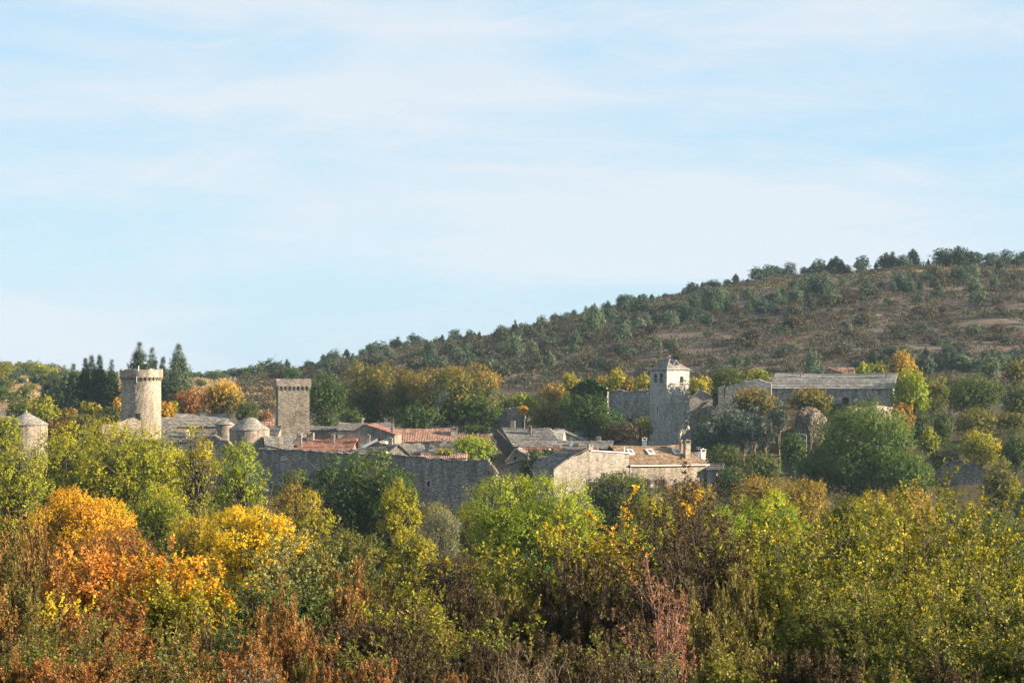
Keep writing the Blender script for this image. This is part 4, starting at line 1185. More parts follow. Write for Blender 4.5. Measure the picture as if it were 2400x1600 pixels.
def lobe_crown(seed, rx, ry, rz, cz, nl=26, lr=0.34, ll=.2, lw=.11, cover=4.6, twig=0.5, per=9, bias=0.0, zlow=None, up=.35, droop=.1,
               pal="lime", tip=.25, lobvar=.5, shape="dome", gap=.0, fine=.24, nout=1.0, limbs=True, tr=None, base_z=0.0, plume=0.06):
    """tree crown of leafy lobes carried by limbs; returns (leaf mesh arrays), (wood arrays)"""
    rng = np.random.default_rng(seed)
    # lobe centres spread evenly through the crown's volume
    cand = rng.normal(size=(nl * 30, 3)); cand = unit(cand) * (rng.uniform(0, 1, (nl * 30, 1)) ** .42)
    if shape == "dome": cand[:, 2] = np.where(cand[:, 2] < 0, cand[:, 2] * .9, cand[:, 2])
    if shape == "cone":
        cand[:, :2] *= (1 - .62 * (cand[:, 2:3] + 1) / 2) * 1.25
    if shape == "vase":
        cand[:, :2] *= (.55 + .5 * (cand[:, 2:3] + 1) / 2)
    if zlow is not None and zlow < -1.15:
        # boughs and suckers clothing the tree down to the ground
        m = int(len(cand) * min(.6, .22 * (-zlow)))
        a = rng.uniform(0, 6.283, m); q = np.sqrt(rng.uniform(0, 1, m)) * .82
        zz = rng.uniform(zlow, -.15, m)
        cand[:m] = np.stack([np.cos(a) * q, np.sin(a) * q, zz], 1)
        nl = int(nl * (1 + .28 * (-zlow - 1)))
    pick = [0]
    dmin = np.linalg.norm(cand - cand[0], axis=1)
    for _ in range(nl - 1):
        k = int(np.argmax(dmin * (0.75 + .25 * rng.uniform(size=len(cand))))); pick.append(k)
        dmin = np.minimum(dmin, np.linalg.norm(cand - cand[k], axis=1))
    C = cand[pick]
    rl = lr * rng.uniform(.65, 1.25, nl)
    C = C * np.maximum(1 - rl * .55, .2)[:, None] * rng.uniform(.84, 1.13, (nl, 1))
    half = np.array([rx, ry, rz])
    ctr = np.array([0, 0, cz])
    # twigs: start in the lobe, point outwards and up
    area = math.pi * rx * rz
    nleaf = int(cover * area * (1 if zlow is None else 1 + .3 * max(0, -zlow - 1)) / (0.5 * ll * lw * 0.6))
    ntw = max(nl * 4, nleaf // per)
    pr = rl ** 2; pr = pr / pr.sum()
    lob = rng.choice(nl, ntw, p=pr)
    o = unit(rng.normal(size=(ntw, 3))); rad = rng.uniform(0.35, 1, (ntw, 1)) ** .35
    s_n = C[lob] + o * rad * rl[lob][:, None] * np.array([1, 1, .8])
    St = s_n * half + ctr
    outw = unit(unit(s_n) * .45 + o * 1.0)
    D = unit(outw * .8 + np.array([0, 0, up]) + rng.normal(size=(ntw, 3)) * .45)
    L = twig * rng.uniform(.5, 1.25, ntw)
    pl = rng.uniform(size=ntw) < plume
    L = np.where(pl, L * 1.9, L)
    if gap > 0:
        # holes through the crown
        H = unit(rng.normal(size=(9, 3))) * rng.uniform(.3, .95, (9, 1))
        keep = np.ones(ntw, bool)
        for h in H: keep &= np.linalg.norm((s_n - h) * np.array([1, .45, 1]), axis=1) > gap * rng.uniform(.5, 1.2)
        St, D, L, outw, lob, s_n = St[keep], D[keep], L[keep], outw[keep], lob[keep], s_n[keep]
    V, F = leaves_on(rng, St, D, L, per, ll, lw, out=outw, droop=droop, nout=nout, nrand=.36)
    lv = rng.uniform(0, 1, nl)
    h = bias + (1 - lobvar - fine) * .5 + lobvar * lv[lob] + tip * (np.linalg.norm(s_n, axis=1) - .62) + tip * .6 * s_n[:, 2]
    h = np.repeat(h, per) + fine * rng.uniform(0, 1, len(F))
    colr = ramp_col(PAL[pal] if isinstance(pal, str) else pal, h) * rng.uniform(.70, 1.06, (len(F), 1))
    wood = None
    if limbs:
        zt = cz + rz * .35; r0 = tr or max(.05, .021 * (cz + rz - base_z))
        tp = np.array([[[rng.normal() * .03 * zt * i / 6, rng.normal() * .03 * zt * i / 6, base_z + (zt - base_z) * i / 6] for i in range(7)]])
        parts = [tubes(tp, np.array([r0]), np.array([r0 * .3]), 7)]
        ti = rng.integers(1, 5, nl)
        st = tp[0][ti]; en = C * half + ctr
        mid = st + (en - st) * .5 + np.array([0, 0, .10]) * np.linalg.norm(en - st, axis=1)[:, None] + rng.normal(size=(nl, 3)) * .04 * rx
        q = np.linspace(0, 1, 6)[None, :, None]
        lp = st[:, None] * (1 - q) ** 2 + 2 * mid[:, None] * q * (1 - q) + en[:, None] * q ** 2
        lp[:, 1:-1] += rng.normal(size=(nl, 4, 3)) * .02 * rx
        V1, F1 = tubes(lp, np.full(nl, r0 * .42), np.full(nl, r0 * .08), 5, off=len(parts[0][0]), link=(np.zeros(nl, int), ti), poff=0, psides=7, pm=7)
        s2, d2, l2, lk = spawn(rng, lp, 5, .35, .8, .45, np.linalg.norm(en - st, axis=1))
        p2 = grow(rng, s2, d2, l2, 3, .1, .2)
        V2, F2 = tubes(p2, np.full(len(s2), r0 * .13), np.full(len(s2), r0 * .03), 3, off=len(parts[0][0]) + len(V1), link=lk, poff=len(parts[0][0]), psides=5, pm=6)
        wood = (np.concatenate([parts[0][0], V1, V2]), np.concatenate([parts[0][1], F1, F2]))
    return (V, F, colr), wood

def conifer_crown(seed, h, r, ll, lw, cover=5.5, pal="spruce", droop=.4, pointy=.95, bare=.05, jag=.35, layers=None, asc=0.0):
    rng = np.random.default_rng(seed)
    area = h * r * .95
    nleaf = int(cover * area / (.5 * ll * lw * .6)); per = 8
    nb = max(110, int(nleaf / per / 4))
    nw = max(12, int(h / .5)) if h > 3 else 12
    f = bare + (1 - bare) * (np.floor(rng.uniform(0, 1, nb) ** .85 * nw) + rng.uniform(.0, .9, nb) ** 1.3) / nw
    f = np.sort(np.clip(f, bare, .995))
    az = rng.uniform(0, 2 * math.pi, nb)
    lump = 1 + jag * .5 * np.sin(az * 3 + f * 23 + seed) + rng.uniform(-jag, jag, nb)
    R_ = r * np.clip((1 - f) ** pointy, .03, 1) * np.clip(lump, .6, 1.5)
    S0 = np.stack([np.zeros(nb), np.zeros(nb), f * h], 1)
    D0 = np.stack([np.cos(az), np.sin(az), np.full(nb, -droop + asc) + rng.normal(size=nb) * .12 + .5 * (f > .8) * (f - .8) * 5], 1)
    D0 = unit(D0)
    br = grow(rng, S0, D0, R_, 3, .05, .06)
    s1, d1, l1, lk = spawn(rng, br, 5, .25, .75, .42, R_)
    l1 = np.maximum(l1, ll * .35)
    lead = np.array([[0, 0, h * .93]]); 
    s1 = np.concatenate([s1, lead, br[:, -2]]); d1 = np.concatenate([d1, [[0, 0, 1.0]], unit(br[:, -1] - br[:, -2] + 1e-6)]); l1 = np.concatenate([l1, [h * .07], np.maximum(R_ * .3, ll)])
    out = unit(s1 * np.array([1, 1, 0.0]) + np.array([0, 0, .15]))
    V, F = leaves_on(rng, s1, d1, l1, per, ll, lw, out=out, droop=droop * .8, spread=.5, nup=.6, nout=.6, nrand=.5)
    # needles shorten towards the leader
    hz = np.clip((1.02 - np.repeat(s1[:, 2] / h, per * 4)) / .35, .28, 1)[:, None]
    c4 = V.reshape(-1, 4, 3).mean(1).repeat(4, 0); V = c4 + (V - c4) * hz
    hcol = .15 + .35 * rng.uniform(0, 1, len(s1)) ; hcol = np.repeat(hcol, per) + rng.uniform(0, .35, len(F))
    colr = ramp_col(PAL[pal], hcol) * rng.uniform(.70, 1.06, (len(F), 1))
    tp = np.array([[[0, 0, -.5 + (h * .96 + .5) * i / 6] for i in range(7)]])
    A = tubes(tp, np.array([h * .02]), np.array([.02]), 6)
    V1, F1 = tubes(br, R_ * .03 + .01, R_ * .006 + .003, 3, off=len(A[0]), link=(np.zeros(nb, int), np.minimum((f * 6).astype(int), 5)), poff=0, psides=6, pm=7)
    return (V, F, colr), (np.concatenate([A[0], V1]), np.concatenate([A[1], F1]))

def stem_shrub(seed, h, w, nst=16, k1=7, k2=5, ll=.06, lw=.04, per=10, up=.16, lean=.42, pal="hazel", tip=.35, r=.018, twl=.16, lobvar=.4, fine=.4, t0=.15, droop=.0, wood=True, jit=.16, depth=.7, nrand=.55):
    """many-stemmed shrub: stems, branches, twigs, leaves along the twigs"""
    rng = np.random.default_rng(seed)
    a = rng.uniform(0, 2 * math.pi, nst); q = np.sqrt(rng.uniform(0, 1, nst))
    S0 = np.stack([np.cos(a) * q * w * .22, np.sin(a) * q * w * .22 * depth, np.full(nst, -.15)], 1)
    D0 = unit(np.stack([np.cos(a) * q * lean * w / h, np.sin(a) * q * lean * w / h * depth, np.ones(nst)], 1))
    L0 = h * rng.uniform(.62, 1.08, nst) * (1 - .12 * q)
    p0 = grow(rng, S0, D0, L0, 6, up * .4, jit * .6)
    s1, d1, l1, k_1 = spawn(rng, p0, k1, .22, .62, .42, L0)
    p1 = grow(rng, s1, d1, l1, 4, up, jit)
    s2, d2, l2, k_2 = spawn(rng, p1, k2, .2, .6, 1.0, np.full(len(s1), twl))
    p2 = grow(rng, s2, d2, l2, 2, up, jit)
    # leaves on the twigs and on the branch tips
    n2 = len(s2)
    S_ = np.concatenate([s2, p1[:, 2], p0[:, 4]]); D = np.concatenate([unit(p2[:, -1] - s2), unit(p1[:, -1] - p1[:, 2]), unit(p0[:, -1] - p0[:, 4])])
    L = np.concatenate([l2, np.linalg.norm(p1[:, -1] - p1[:, 2], axis=1), np.linalg.norm(p0[:, -1] - p0[:, 4], axis=1)])
    cz = h * .45
    out = unit((S_ - np.array([0, 0, cz])) / np.array([w, w, h]))
    V, F = leaves_on(rng, S_, D, L, per, ll, lw, out=out, droop=droop, nout=.55, t0=t0, nrand=nrand)
    sv = rng.uniform(0, 1, nst); bv = rng.uniform(0, 1, len(s1))
    b_of = np.concatenate([k_2[0], np.arange(len(s1)), np.zeros(nst, int)]); st_of = np.concatenate([k_1[0][k_2[0]], k_1[0], np.arange(nst)])
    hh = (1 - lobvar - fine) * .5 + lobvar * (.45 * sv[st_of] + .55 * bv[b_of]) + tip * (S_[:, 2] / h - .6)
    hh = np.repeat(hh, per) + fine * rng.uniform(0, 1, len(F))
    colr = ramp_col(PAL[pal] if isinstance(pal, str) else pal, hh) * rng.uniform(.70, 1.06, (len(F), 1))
    V0, F0 = tubes(p0, np.full(nst, r), np.full(nst, r * .3), 5)
    # a short buried root crown ties the stems together
    hub = np.array([[0, 0, -.35]]); 
    F0h = np.stack([np.full(nst - 1, 0), np.full(nst - 1, 1), np.arange(1, nst) * 35 + 1, np.arange(1, nst) * 35], -1)
    V1, F1 = tubes(p1, np.full(len(s1), r * .38), np.full(len(s1), r * .12), 3, off=len(V0), link=k_1, poff=0, psides=5, pm=7)
    V2, F2 = tubes(p2, np.full(n2, r * .16), np.full(n2, r * .06), 3, off=len(V0) + len(V1), link=k_2, poff=len(V0), psides=3, pm=5)
    return (V, F, colr), (np.concatenate([V0, V1, V2]), np.concatenate([F0, F0h, F1, F2]))

def plant(name, label, cat, loc, leaf, wood, rz=0.0, group=None, leafmat="leaf", woodmat="bark", crown="crown", trunk="trunk"):
    root = empty(name, loc, rz, label, cat, group)
    V, F, c = leaf
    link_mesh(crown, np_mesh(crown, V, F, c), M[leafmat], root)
    if wood is not None:
        link_mesh(trunk, np_mesh(trunk, wood[0], wood[1], None, True), M[woodmat], root)
    return root

_seed = [100]
def sd():
    _seed[0] += 1
    return _seed[0]

PXR = 0.36 / 1024     # metres per render pixel at one metre

def tree(name, label, u, Y, vt, vb, wpx, pal, cat="tree", group=None, dep=.8, leafpx=1.8, aspect=.6, woodmat="bark", leafmat="leaf", **kw):
    """tree whose crown spans rows vt..vb and wpx columns of the photo at distance Y"""
    c = P(u, vb, Y); k = K * Y
    g = gz(c.x, Y)
    zt, zb = (VH - vt) * k, (VH - vb) * k
    zb = max(zb, g + .15)
    rz = (zt - zb) / 2; cz = (zt + zb) / 2 - g; rx = wpx * k / 2
    ll = leafpx * PXR * Y
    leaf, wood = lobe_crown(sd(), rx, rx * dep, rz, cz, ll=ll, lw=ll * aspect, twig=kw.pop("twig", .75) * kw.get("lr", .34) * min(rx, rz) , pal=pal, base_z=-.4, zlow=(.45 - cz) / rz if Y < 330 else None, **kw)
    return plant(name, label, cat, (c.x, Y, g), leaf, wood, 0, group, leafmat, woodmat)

def conifer(name, label, u, Y, vt, vb, wpx, pal="spruce", cat="tree", group=None, leafpx=2.2, aspect=.4, **kw):
    wpx *= 1.75
    c = P(u, vb, Y); k = K * Y
    zb, zt = min((VH - vb) * k, gz(c.x, Y)), (VH - vt) * k
    ll = leafpx * PXR * Y
    leaf, wood = conifer_crown(sd(), zt - zb, wpx * k / 2, ll, ll * aspect, pal=pal, **kw)
    return plant(name, label, cat, (c.x, Y, zb), leaf, wood, 0, group, "needle", "bark")

def shrub(name, label, u, Y, vt, wpx, pal, cat="shrub", group=None, leafpx=3.5, aspect=.6, woodmat="twig", leafmat="leaf", **kw):
    x = (u - UC) * K * Y; g = gz(x, Y)
    h = (VH - vt) * K * Y - g
    w = wpx * K * Y
    ll = leafpx * PXR * Y
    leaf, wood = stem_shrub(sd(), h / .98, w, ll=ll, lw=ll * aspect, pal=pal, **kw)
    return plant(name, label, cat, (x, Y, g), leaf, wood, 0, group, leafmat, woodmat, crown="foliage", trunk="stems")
# ------------------------------------------------------------------ the hill: pines, junipers, heath
rv = random.Random(31)
def ridge_v(u): return float(np.interp(u, RIDGE_U, RIDGE_V))
def solve_Y(u, v, lo=500.0, hi=800.0):
    ys = np.linspace(lo, hi, 240); zz = ground_z((u - UC) * K * ys, ys)
    vv = VH - zz / (K * ys)
    ok = np.where(vv <= v)[0]
    return float(ys[ok[0]]) if len(ok) else hi
HOLD = (0, -60, -30)     # prototypes are moved to their first place when first used

def make_protos(n, fn):
    return [fn(i) for i in range(n)]
_used = set()
def put(proto, loc, rz, sc, label=None, group=None):
    if proto.name not in _used:
        _used.add(proto.name)
        proto.location = loc; proto.rotation_euler = (0, 0, rz); proto.scale = sc
        if label: proto["label"] = label
        if group: proto["group"] = group
        return proto
    return copy_tree(proto, loc, rz, sc, label, group)

def pine_proto(i, pal="pine", nl=9, lr=.42):
    # one metre tall, scaled where it stands
    seed = sd()
    leaf, wood = lobe_crown(seed, .27 + .04 * (i % 3), .27 + .04 * ((i + 1) % 3), .45, .55, nl=nl + 4 + i, lr=lr * .8, ll=.075, lw=.034, cover=5.0, twig=.13, per=7,
                            up=.5, droop=-.1, pal=pal, shape="cone", tip=.15, lobvar=.35, fine=.4, tr=.016)
    return plant("pine_tree", HOLD, None, None, None, None) if False else plant("pine_tree", "pine on the heath hill", "tree", HOLD, leaf, wood, 0, None, "needle", "bark")
pines = make_protos(7, lambda i: pine_proto(i, "pineblue" if i % 2 else "pine"))
def spiky_proto(i, pal):
    leaf, wood = conifer_crown(sd(), 1.0, .30 + .04 * i, .060, .024, cover=5.0, pal=pal, droop=.25, bare=.12, jag=.5)
    return plant("pine_tree", "pine on the heath hill", "tree", HOLD, leaf, wood, 0, None, "needle", "bark")
pines += [spiky_proto(i % 2, p) for i, p in enumerate(("pine", "pineblue", "pine", "pineblue"))]
pale_pines = [spiky_proto(i, "sprucepale") for i in range(3)] + make_protos(4, lambda i: pine_proto(i, "sprucepale", 8))

def put_pine(u, v, hpx, protos, label, group, Y=None, wide=1.0):
    Y = Y or solve_Y(u, v)
    x = (u - UC) * K * Y; g = gz(x, Y)
    h = hpx * K * Y
    w = h * rv.uniform(.85, 1.25) * wide
    put(rv.choice(protos), (x, Y, g - .05 * h), rv.uniform(0, 6.28), (w, w, h * 1.03), label, group)

u = 560.0
while u < 2520:
    big = np.interp(u, [560, 700, 900, 1150, 1500, 1800, 1930, 2150, 2300, 2420], [30, 40, 40, 30, 30, 44, 56, 50, 58, 44])
    hp = float(big) * rv.uniform(.28, .98)
    if rv.random() > .08:
        put_pine(u, 0, hp, pines, "dark pine standing on the crest line of the hill", "pines along the hill crest", Y=rv.uniform(776, 802), wide=1.5)
    u += rv.uniform(5, 15) if math.sin(u * .043) + .6 * math.sin(u * .017 + 1) > -.25 else rv.uniform(16, 38)
for (u0, u1, off0, off1, n, h0, h1) in ((1000, 1420, 14, 62, 22, 24, 46), (1420, 1960, 20, 84, 48, 24, 48), (1820, 2400, 24, 70, 28, 22, 44), (620, 1000, 6, 30, 18, 20, 40)):
    for _ in range(n):
        u = rv.uniform(u0, u1)
        put_pine(u, ridge_v(u) + rv.uniform(off0, off1), rv.uniform(h0, h1), pale_pines if rv.random() < .55 else pines, "small pine on the upper slope below the crest", "small pines on the upper slope", wide=1.2)
for _ in range(38):
    u = rv.uniform(1990, 2415)
    put_pine(u, rv.uniform(842, 876), rv.uniform(26, 46), pines if rv.random() < .7 else pale_pines, "pine in the dense belt at the right foot of the hill", "pines in the belt at the hill foot", wide=1.3)
for (u, v, h) in ((1206, 846, 62), (1250, 832, 36), (1262, 866, 38), (1290, 868, 42), (1350, 812, 44), (1462, 800, 46), (1270, 800, 34), (1345, 862, 24), (1580, 826, 36), (1540, 822, 36), (1545, 843, 26), (1905, 880, 64), (1987, 785, 30), (1754, 868, 40), (1450, 820, 36), (1880, 690, 40)):
    put_pine(u, v, h, pale_pines, "solitary pale green pine on the brown heath slope", "solitary pines on the heath slope")

def bush_proto(i, pal):
    leaf, wood = lobe_crown(sd(), .5, .45, .34, .36, nl=9, lr=.42, ll=.13, lw=.07, cover=3.0, twig=.16, per=6, up=.7, pal=pal, tip=.15, lobvar=.4, fine=.4, tr=.03)
    return plant("juniper_bush", "low juniper bush on the heath slope", "bush", HOLD, leaf, wood, 0, None, "dry", "twig", crown="foliage", trunk="stems")
bushes = [bush_proto(i, p) for i, p in enumerate(("juniper", "juniper", "scrub", "pine", "scrub", "brown"))]
for i in range(270):
    u = rv.uniform(640, 2430); t = rv.random() ** .85
    v0 = ridge_v(u) + 6; v = v0 + (892 - v0) * t
    Y = solve_Y(u, v); x = (u - UC) * K * Y
    w = rv.uniform(18, 54) * K * Y; h = rv.uniform(.32, .62) * w
    kk = rv.choice((0, 0, 1, 1, 3, 3, 2, 5))
    nm = ("dark green juniper bush", "dark green juniper bush", "reddish brown heath bush", "green round bush", "reddish brown heath bush", "dry brown bush")[kk]
    put(bushes[kk], (x, Y, gz(x, Y) - .1), rv.uniform(0, 6.28), (w, w, h * 1.5), nm + " scattered on the open hillside", nm + "es on the hillside")

def scrub_stuff():
    rng = np.random.default_rng(77); N = 10500; per = 46
    u = rng.uniform(560, 2760, N); Y = 500 + 305 * rng.uniform(0, 1, N) ** .95
    x = (u - UC) * K * Y; z = ground_z(x, Y)
    # bare patches of earth stay open
    pat = np.sin(x * .11 + 2 * np.sin(Y * .05)) * np.sin(Y * .085 + x * .021) + .35 * np.sin(x * .31 + Y * .2)
    keep = pat < .68
    x, Y, z, u = x[keep], Y[keep], z[keep], u[keep]; n = len(x)
    w = rng.uniform(.5, 1.7, n); h = w * rng.uniform(.4, .9, n)
    o = unit(rng.normal(size=(n, per, 3)) * np.array([1, 1, .8]) + np.array([0, 0, .55])); o[..., 2] = np.abs(o[..., 2])
    S_ = np.stack([x, Y, z], 1)[:, None] + o * rng.uniform(.3, 1, (n, per, 1)) * np.stack([w, w, h], 1)[:, None]
    D = unit(o + np.array([0, 0, .8]) + rng.normal(size=o.shape) * .5).reshape(-1, 3)
    V, F = leaves_on(rng, S_.reshape(-1, 3), D, .3, 1, .46, .24, out=o.reshape(-1, 3))
    kind = np.repeat(rng.uniform(0, 1, n), per); hh = rng.uniform(0, .7, len(F)) + np.repeat(rng.uniform(0, .3, n), per)
    c = np.where((kind < .34)[:, None], ramp_col(PAL["scrub"], hh), np.where((kind < .84)[:, None], ramp_col(PAL["juniper"], hh), ramp_col(PAL["brown"], hh)))
    o_ = link_mesh("heath_scrub", np_mesh("heath_scrub", V, F, c * rng.uniform(.8, 1.2, (len(F), 1))), M["dry"])
    tag(o_, "low brown heath scrub covering the hillside", kind="stuff")
scrub_stuff()

def meadow_tufts():
    rng = np.random.default_rng(78); N = 5200; per = 6
    u = rng.uniform(-80, 800, N); Y = rng.uniform(500, 800, N); x = (u - UC) * K * Y; z = ground_z(x, Y)
    S_ = np.repeat(np.stack([x, Y, z], 1), per, 0) + rng.normal(size=(N * per, 3)) * np.array([.8, .8, .0])
    D = unit(rng.normal(size=S_.shape) * .5 + np.array([0, 0, 1]))
    V, F = leaves_on(rng, S_, D, .25, 1, .5, .3)
    hh = np.repeat(rng.uniform(0, 1, N), per)
    c = ramp_col([(.16, .11, .05), (.26, .18, .08), (.34, .25, .12)], hh)
    o_ = link_mesh("meadow_grass", np_mesh("meadow_grass", V, F, c), M["dry"])
    tag(o_, "dry golden meadow grass behind the village", kind="stuff")
meadow_tufts()

# distant trees and field hedges on the left
def leafy_proto(i, pal):
    leaf, wood = lobe_crown(sd(), .42, .4, .42, .56, nl=13, lr=.36, ll=.105, lw=.06, cover=3.4, twig=.13, per=7, up=.35, pal=pal, tip=.25, lobvar=.45, fine=.35, tr=.025)
    return plant("field_tree", "tree in the fields beyond the village", "tree", HOLD, leaf, wood, 0, None, "leaf", "bark")
field = [leafy_proto(i, p) for i, p in enumerate(("darkoak", "olive", "chestnut", "dark", "lime", "pine"))]
FN = ("dark oak", "olive brown tree", "russet tree", "dark green tree", "lime green tree", "blue green tree")
def put_field(u, Y, hpx, kk, where, wide=1.0):
    x = (u - UC) * K * Y; h = hpx * K * Y; w = h * rv.uniform(.95, 1.3) * wide
    put(field[kk], (x, Y, gz(x, Y) - .08 * h), rv.uniform(0, 6.28), (w, w, h * 1.06), FN[kk] + " " + where, FN[kk] + "s " + where)
for _ in range(140):
    uu = rv.uniform(-20, 270)
    put_field(uu, rv.uniform(580, 800), rv.uniform(16, 32) if uu < 130 else rv.uniform(12, 22), rv.choice((0, 1, 1, 2, 4, 5, 5)), "on the far slope at the left edge", 1.2)
for _ in range(26):
    put_field(rv.uniform(-20, 110), rv.uniform(805, 850), rv.uniform(12, 26), rv.choice((5, 3, 0)), "on the farthest left skyline", 1.1)
for _ in range(34):
    put_field(rv.uniform(440, 660), rv.uniform(770, 805), rv.uniform(12, 24), rv.choice((5, 3, 0)), "in the low hedge beyond the golden meadow", 1.6)
for (u, Y, h, kk) in ((640, 700, 44, 5), (612, 735, 40, 3), (505, 690, 24, 3), (470, 640, 20, 5), (690, 640, 40, 3), (30, 520, 30, 0), (60, 540, 36, 3), (8, 530, 40, 3)):
    put_field(u, Y, h, kk, "standing in the golden meadow", 1.25)

# ------------------------------------------------------------------ conifers by the round tower
conifer("fir_tree", "broad rounded dark fir left of the tower conifers", 126, 452, 870, 965, 74, "pine", droop=.2, pointy=.7, jag=.2)
conifer("fir_tree", "narrow dark fir second from the broad rounded fir", 172, 456, 852, 960, 50, "spruce", droop=.38)
conifer("fir_tree", "dark fir with slim tip in the dense clump", 200, 458, 838, 955, 46, "spruce", droop=.38)
conifer("fir_tree", "tallest dark fir of the dense clump left of the round tower", 214, 460, 832, 955, 54, "spruce", droop=.38)
conifer("fir_tree", "dark fir with twin tip at the right of the dense clump", 234, 457, 832, 955, 56, "spruce", droop=.38)
conifer("fir_tree", "slim dark fir touching the round tower on its left", 262, 450, 842, 958, 44, "spruce", droop=.4)
conifer("spruce_tree", "tall spruce rising right behind the round tower parapet", 327, 455, 802, 950, 66, "spruce", droop=.38, pointy=.75, jag=.4)
conifer("spruce_tree", "thin spruce behind the tower parapet next to the tall spruce", 357, 458, 813, 950, 40, "spruce", droop=.38, pointy=.75)
conifer("fir_tree", "dark pointed fir just right of the round tower", 382, 446, 836, 960, 50, "spruce", droop=.3)
conifer("fir_tree", "low dark fir in front of the blue spruce", 410, 442, 872, 962, 66, "spruce", droop=.3, pointy=.6)
conifer("spruce_tree", "tall blue green spruce with fine pointed top right of the tower", 418, 449, 805, 955, 76, "sprucepale", droop=.4, pointy=.8)
conifer("fir_tree", "small grey green conifer on the far slope beside the dark firs", 152, 520, 856, 900, 24, "sprucepale", droop=.38)

# ------------------------------------------------------------------ trees in and behind the village
T = tree
T("willow", "light green drooping tree behind the pointed dovecote", 100, 424, 928, 1000, 66, "lime", droop=.7, up=-.1)
T("oak_tree", "dark green tree behind the dovecote's pointed roof", 46, 432, 938, 990, 60, "darkoak")
T("maple_tree", "rust brown rounded tree right of the dovecote", 136, 408, 981, 1024, 66, "rust")
T("ash_tree", "fresh green tree covering the dovecote's left side", 14, 384, 976, 1050, 78, "lime")
T("hawthorn", "yellowish bush below the broad fir", 162, 436, 955, 1000, 50, "ochre")
T("hawthorn", "yellow and green bush under the dark fir clump", 214, 432, 946, 996, 64, "hazel")
T("hawthorn", "dark green bush at the left foot of the round tower", 258, 428, 950, 994, 48, "darkoak")
T("birch_tree", "bright yellow small tree touching the round tower", 275, 430, 931, 975, 16, "gold", nl=10)
T("hawthorn", "dark green bush between rust tree and round tower", 200, 420, 974, 1010, 90, "olive")
T("hawthorn", "yellow bush at the right foot of the round tower", 388, 428, 942, 984, 40, "gold")
T("hawthorn", "thin yellow bush between tower and long slab roof", 408, 430, 936, 984, 24, "hazel", cover=2.2)
T("oak_tree", "russet brown tree behind the long slab roofed house", 447, 436, 914, 985, 84, "rust", tip=.1)
T("oak_tree", "dark brown tree in the shade of the golden maple", 500, 445, 918, 985, 70, "brown")
T("maple_tree", "golden topped maple with green lower boughs left of the keep", 522, 438, 897, 982, 84, [(.05, .06, .012), (.14, .12, .016), (.46, .28, .015), (.62, .36, .02)], tip=.8, bias=-.22)
T("oak_tree", "dark green bush right of the golden maple", 580, 432, 944, 1000, 50, "darkoak")
T("oak_tree", "brownish small bush left of the keep's foot", 622, 428, 966, 996, 40, "rust")
T("horse_chestnut", "deep green chestnut standing right behind the keep", 764, 446, 874, 1004, 90, "dark", lr=.3, nl=34, tip=.2)
T("horse_chestnut", "low green tree at the right foot of the deep green chestnut", 825, 440, 960, 1006, 52, "darkoak")
T("horse_chestnut", "olive and ochre chestnut between keep and largest chestnut", 868, 456, 853, 1010, 150, "chestnut", nl=44, lr=.24, tip=.8, bias=-.22)
T("horse_chestnut", "small ochre crowned tree overlapping the olive chestnut", 948, 452, 868, 1010, 70, "chestnut", nl=24, tip=.6, bias=-.1)
T("horse_chestnut", "largest chestnut with ochre top over dark green boughs", 1058, 450, 854, 1010, 236, "chestnut", nl=60, lr=.22, tip=.9, bias=-.18)
T("oak_tree", "dark green underwood below the largest chestnut", 985, 444, 945, 1012, 110, "dark")
T("oak_tree", "dark shaded tree right under the largest chestnut", 1110, 446, 930, 1005, 110, "dark")
T("ash_tree", "lime green bush above the upper rampart", 1232, 470, 920, 972, 74, "lime2")
T("hawthorn", "small orange bush at the end of the upper rampart", 1227, 447, 950, 972, 22, "gold", nl=8)
T("hawthorn", "olive bush right above the chestnut's edge", 1185, 478, 935, 975, 50, "olive")
T("ash_tree", "yellow tree on the slope left of the ivy ruin", 1338, 475, 872, 935, 42, "yellowgreen", shape="vase")
T("hawthorn", "ochre shrub on the slope beneath the yellow tree", 1296, 470, 903, 960, 66, "ochre")
T("hawthorn", "grey olive shrub in front of the ivy bank", 1282, 440, 942, 1015, 104, "olive")
T("elm_tree", "dark elm left of the ivy ruin", 1330, 445, 918, 1020, 70, "dark")
T("ivy_bush", "dark rounded ivy mass below the ruin gable", 1385, 431, 925, 1030, 110, "dark", nl=40, lr=.22)
T("ivy_bush", "dark green bush at the foot of the church rampart", 1430, 428, 965, 1040, 84, "dark")
T("hawthorn", "brown dark bush right below the church rampart", 1455, 424, 990, 1040, 90, "brown")
T("hawthorn", "dull green bush against the bell tower's left side", 1505, 426, 975, 1040, 46, "olive")
T("field_maple", "brown pinkish tree above the church rampart", 1412, 470, 882, 930, 40, "ochre")
T("field_maple", "bright yellow tree above the church rampart", 1444, 466, 866, 930, 44, "yellowgreen", shape="vase")
T("field_maple", "russet small tree behind the church rampart", 1476, 470, 884, 930, 34, "ochre")
T("field_maple", "yellow olive tree touching the bell tower's left edge", 1508, 466, 876, 930, 44, "yellowgreen")
T("field_maple", "orange and lime bush right of the bell tower", 1640, 468, 884, 935, 56, "yellowgreen")
T("elm_tree", "dark green elm behind the ruined curtain wall", 1714, 431.3, 858, 985, 92, "darkoak", nl=40, lr=.28, dep=1.05, cover=6)
T("hawthorn", "small green shrub at the castle roof's left end", 1775, 470, 866, 900, 60, "lime")
T("field_maple", "yellow green tree right of the pink tiled house", 2020, 474, 850, 890, 30, "lime2")
T("ash_tree", "green tree behind the castle roof's right end", 2060, 476, 848, 890, 44, "lime")
T("horse_chestnut", "orange brown rounded tree left of the castle hall", 1768, 423, 905, 976, 100, "chestnut", tip=.9, nl=34, lr=.27)
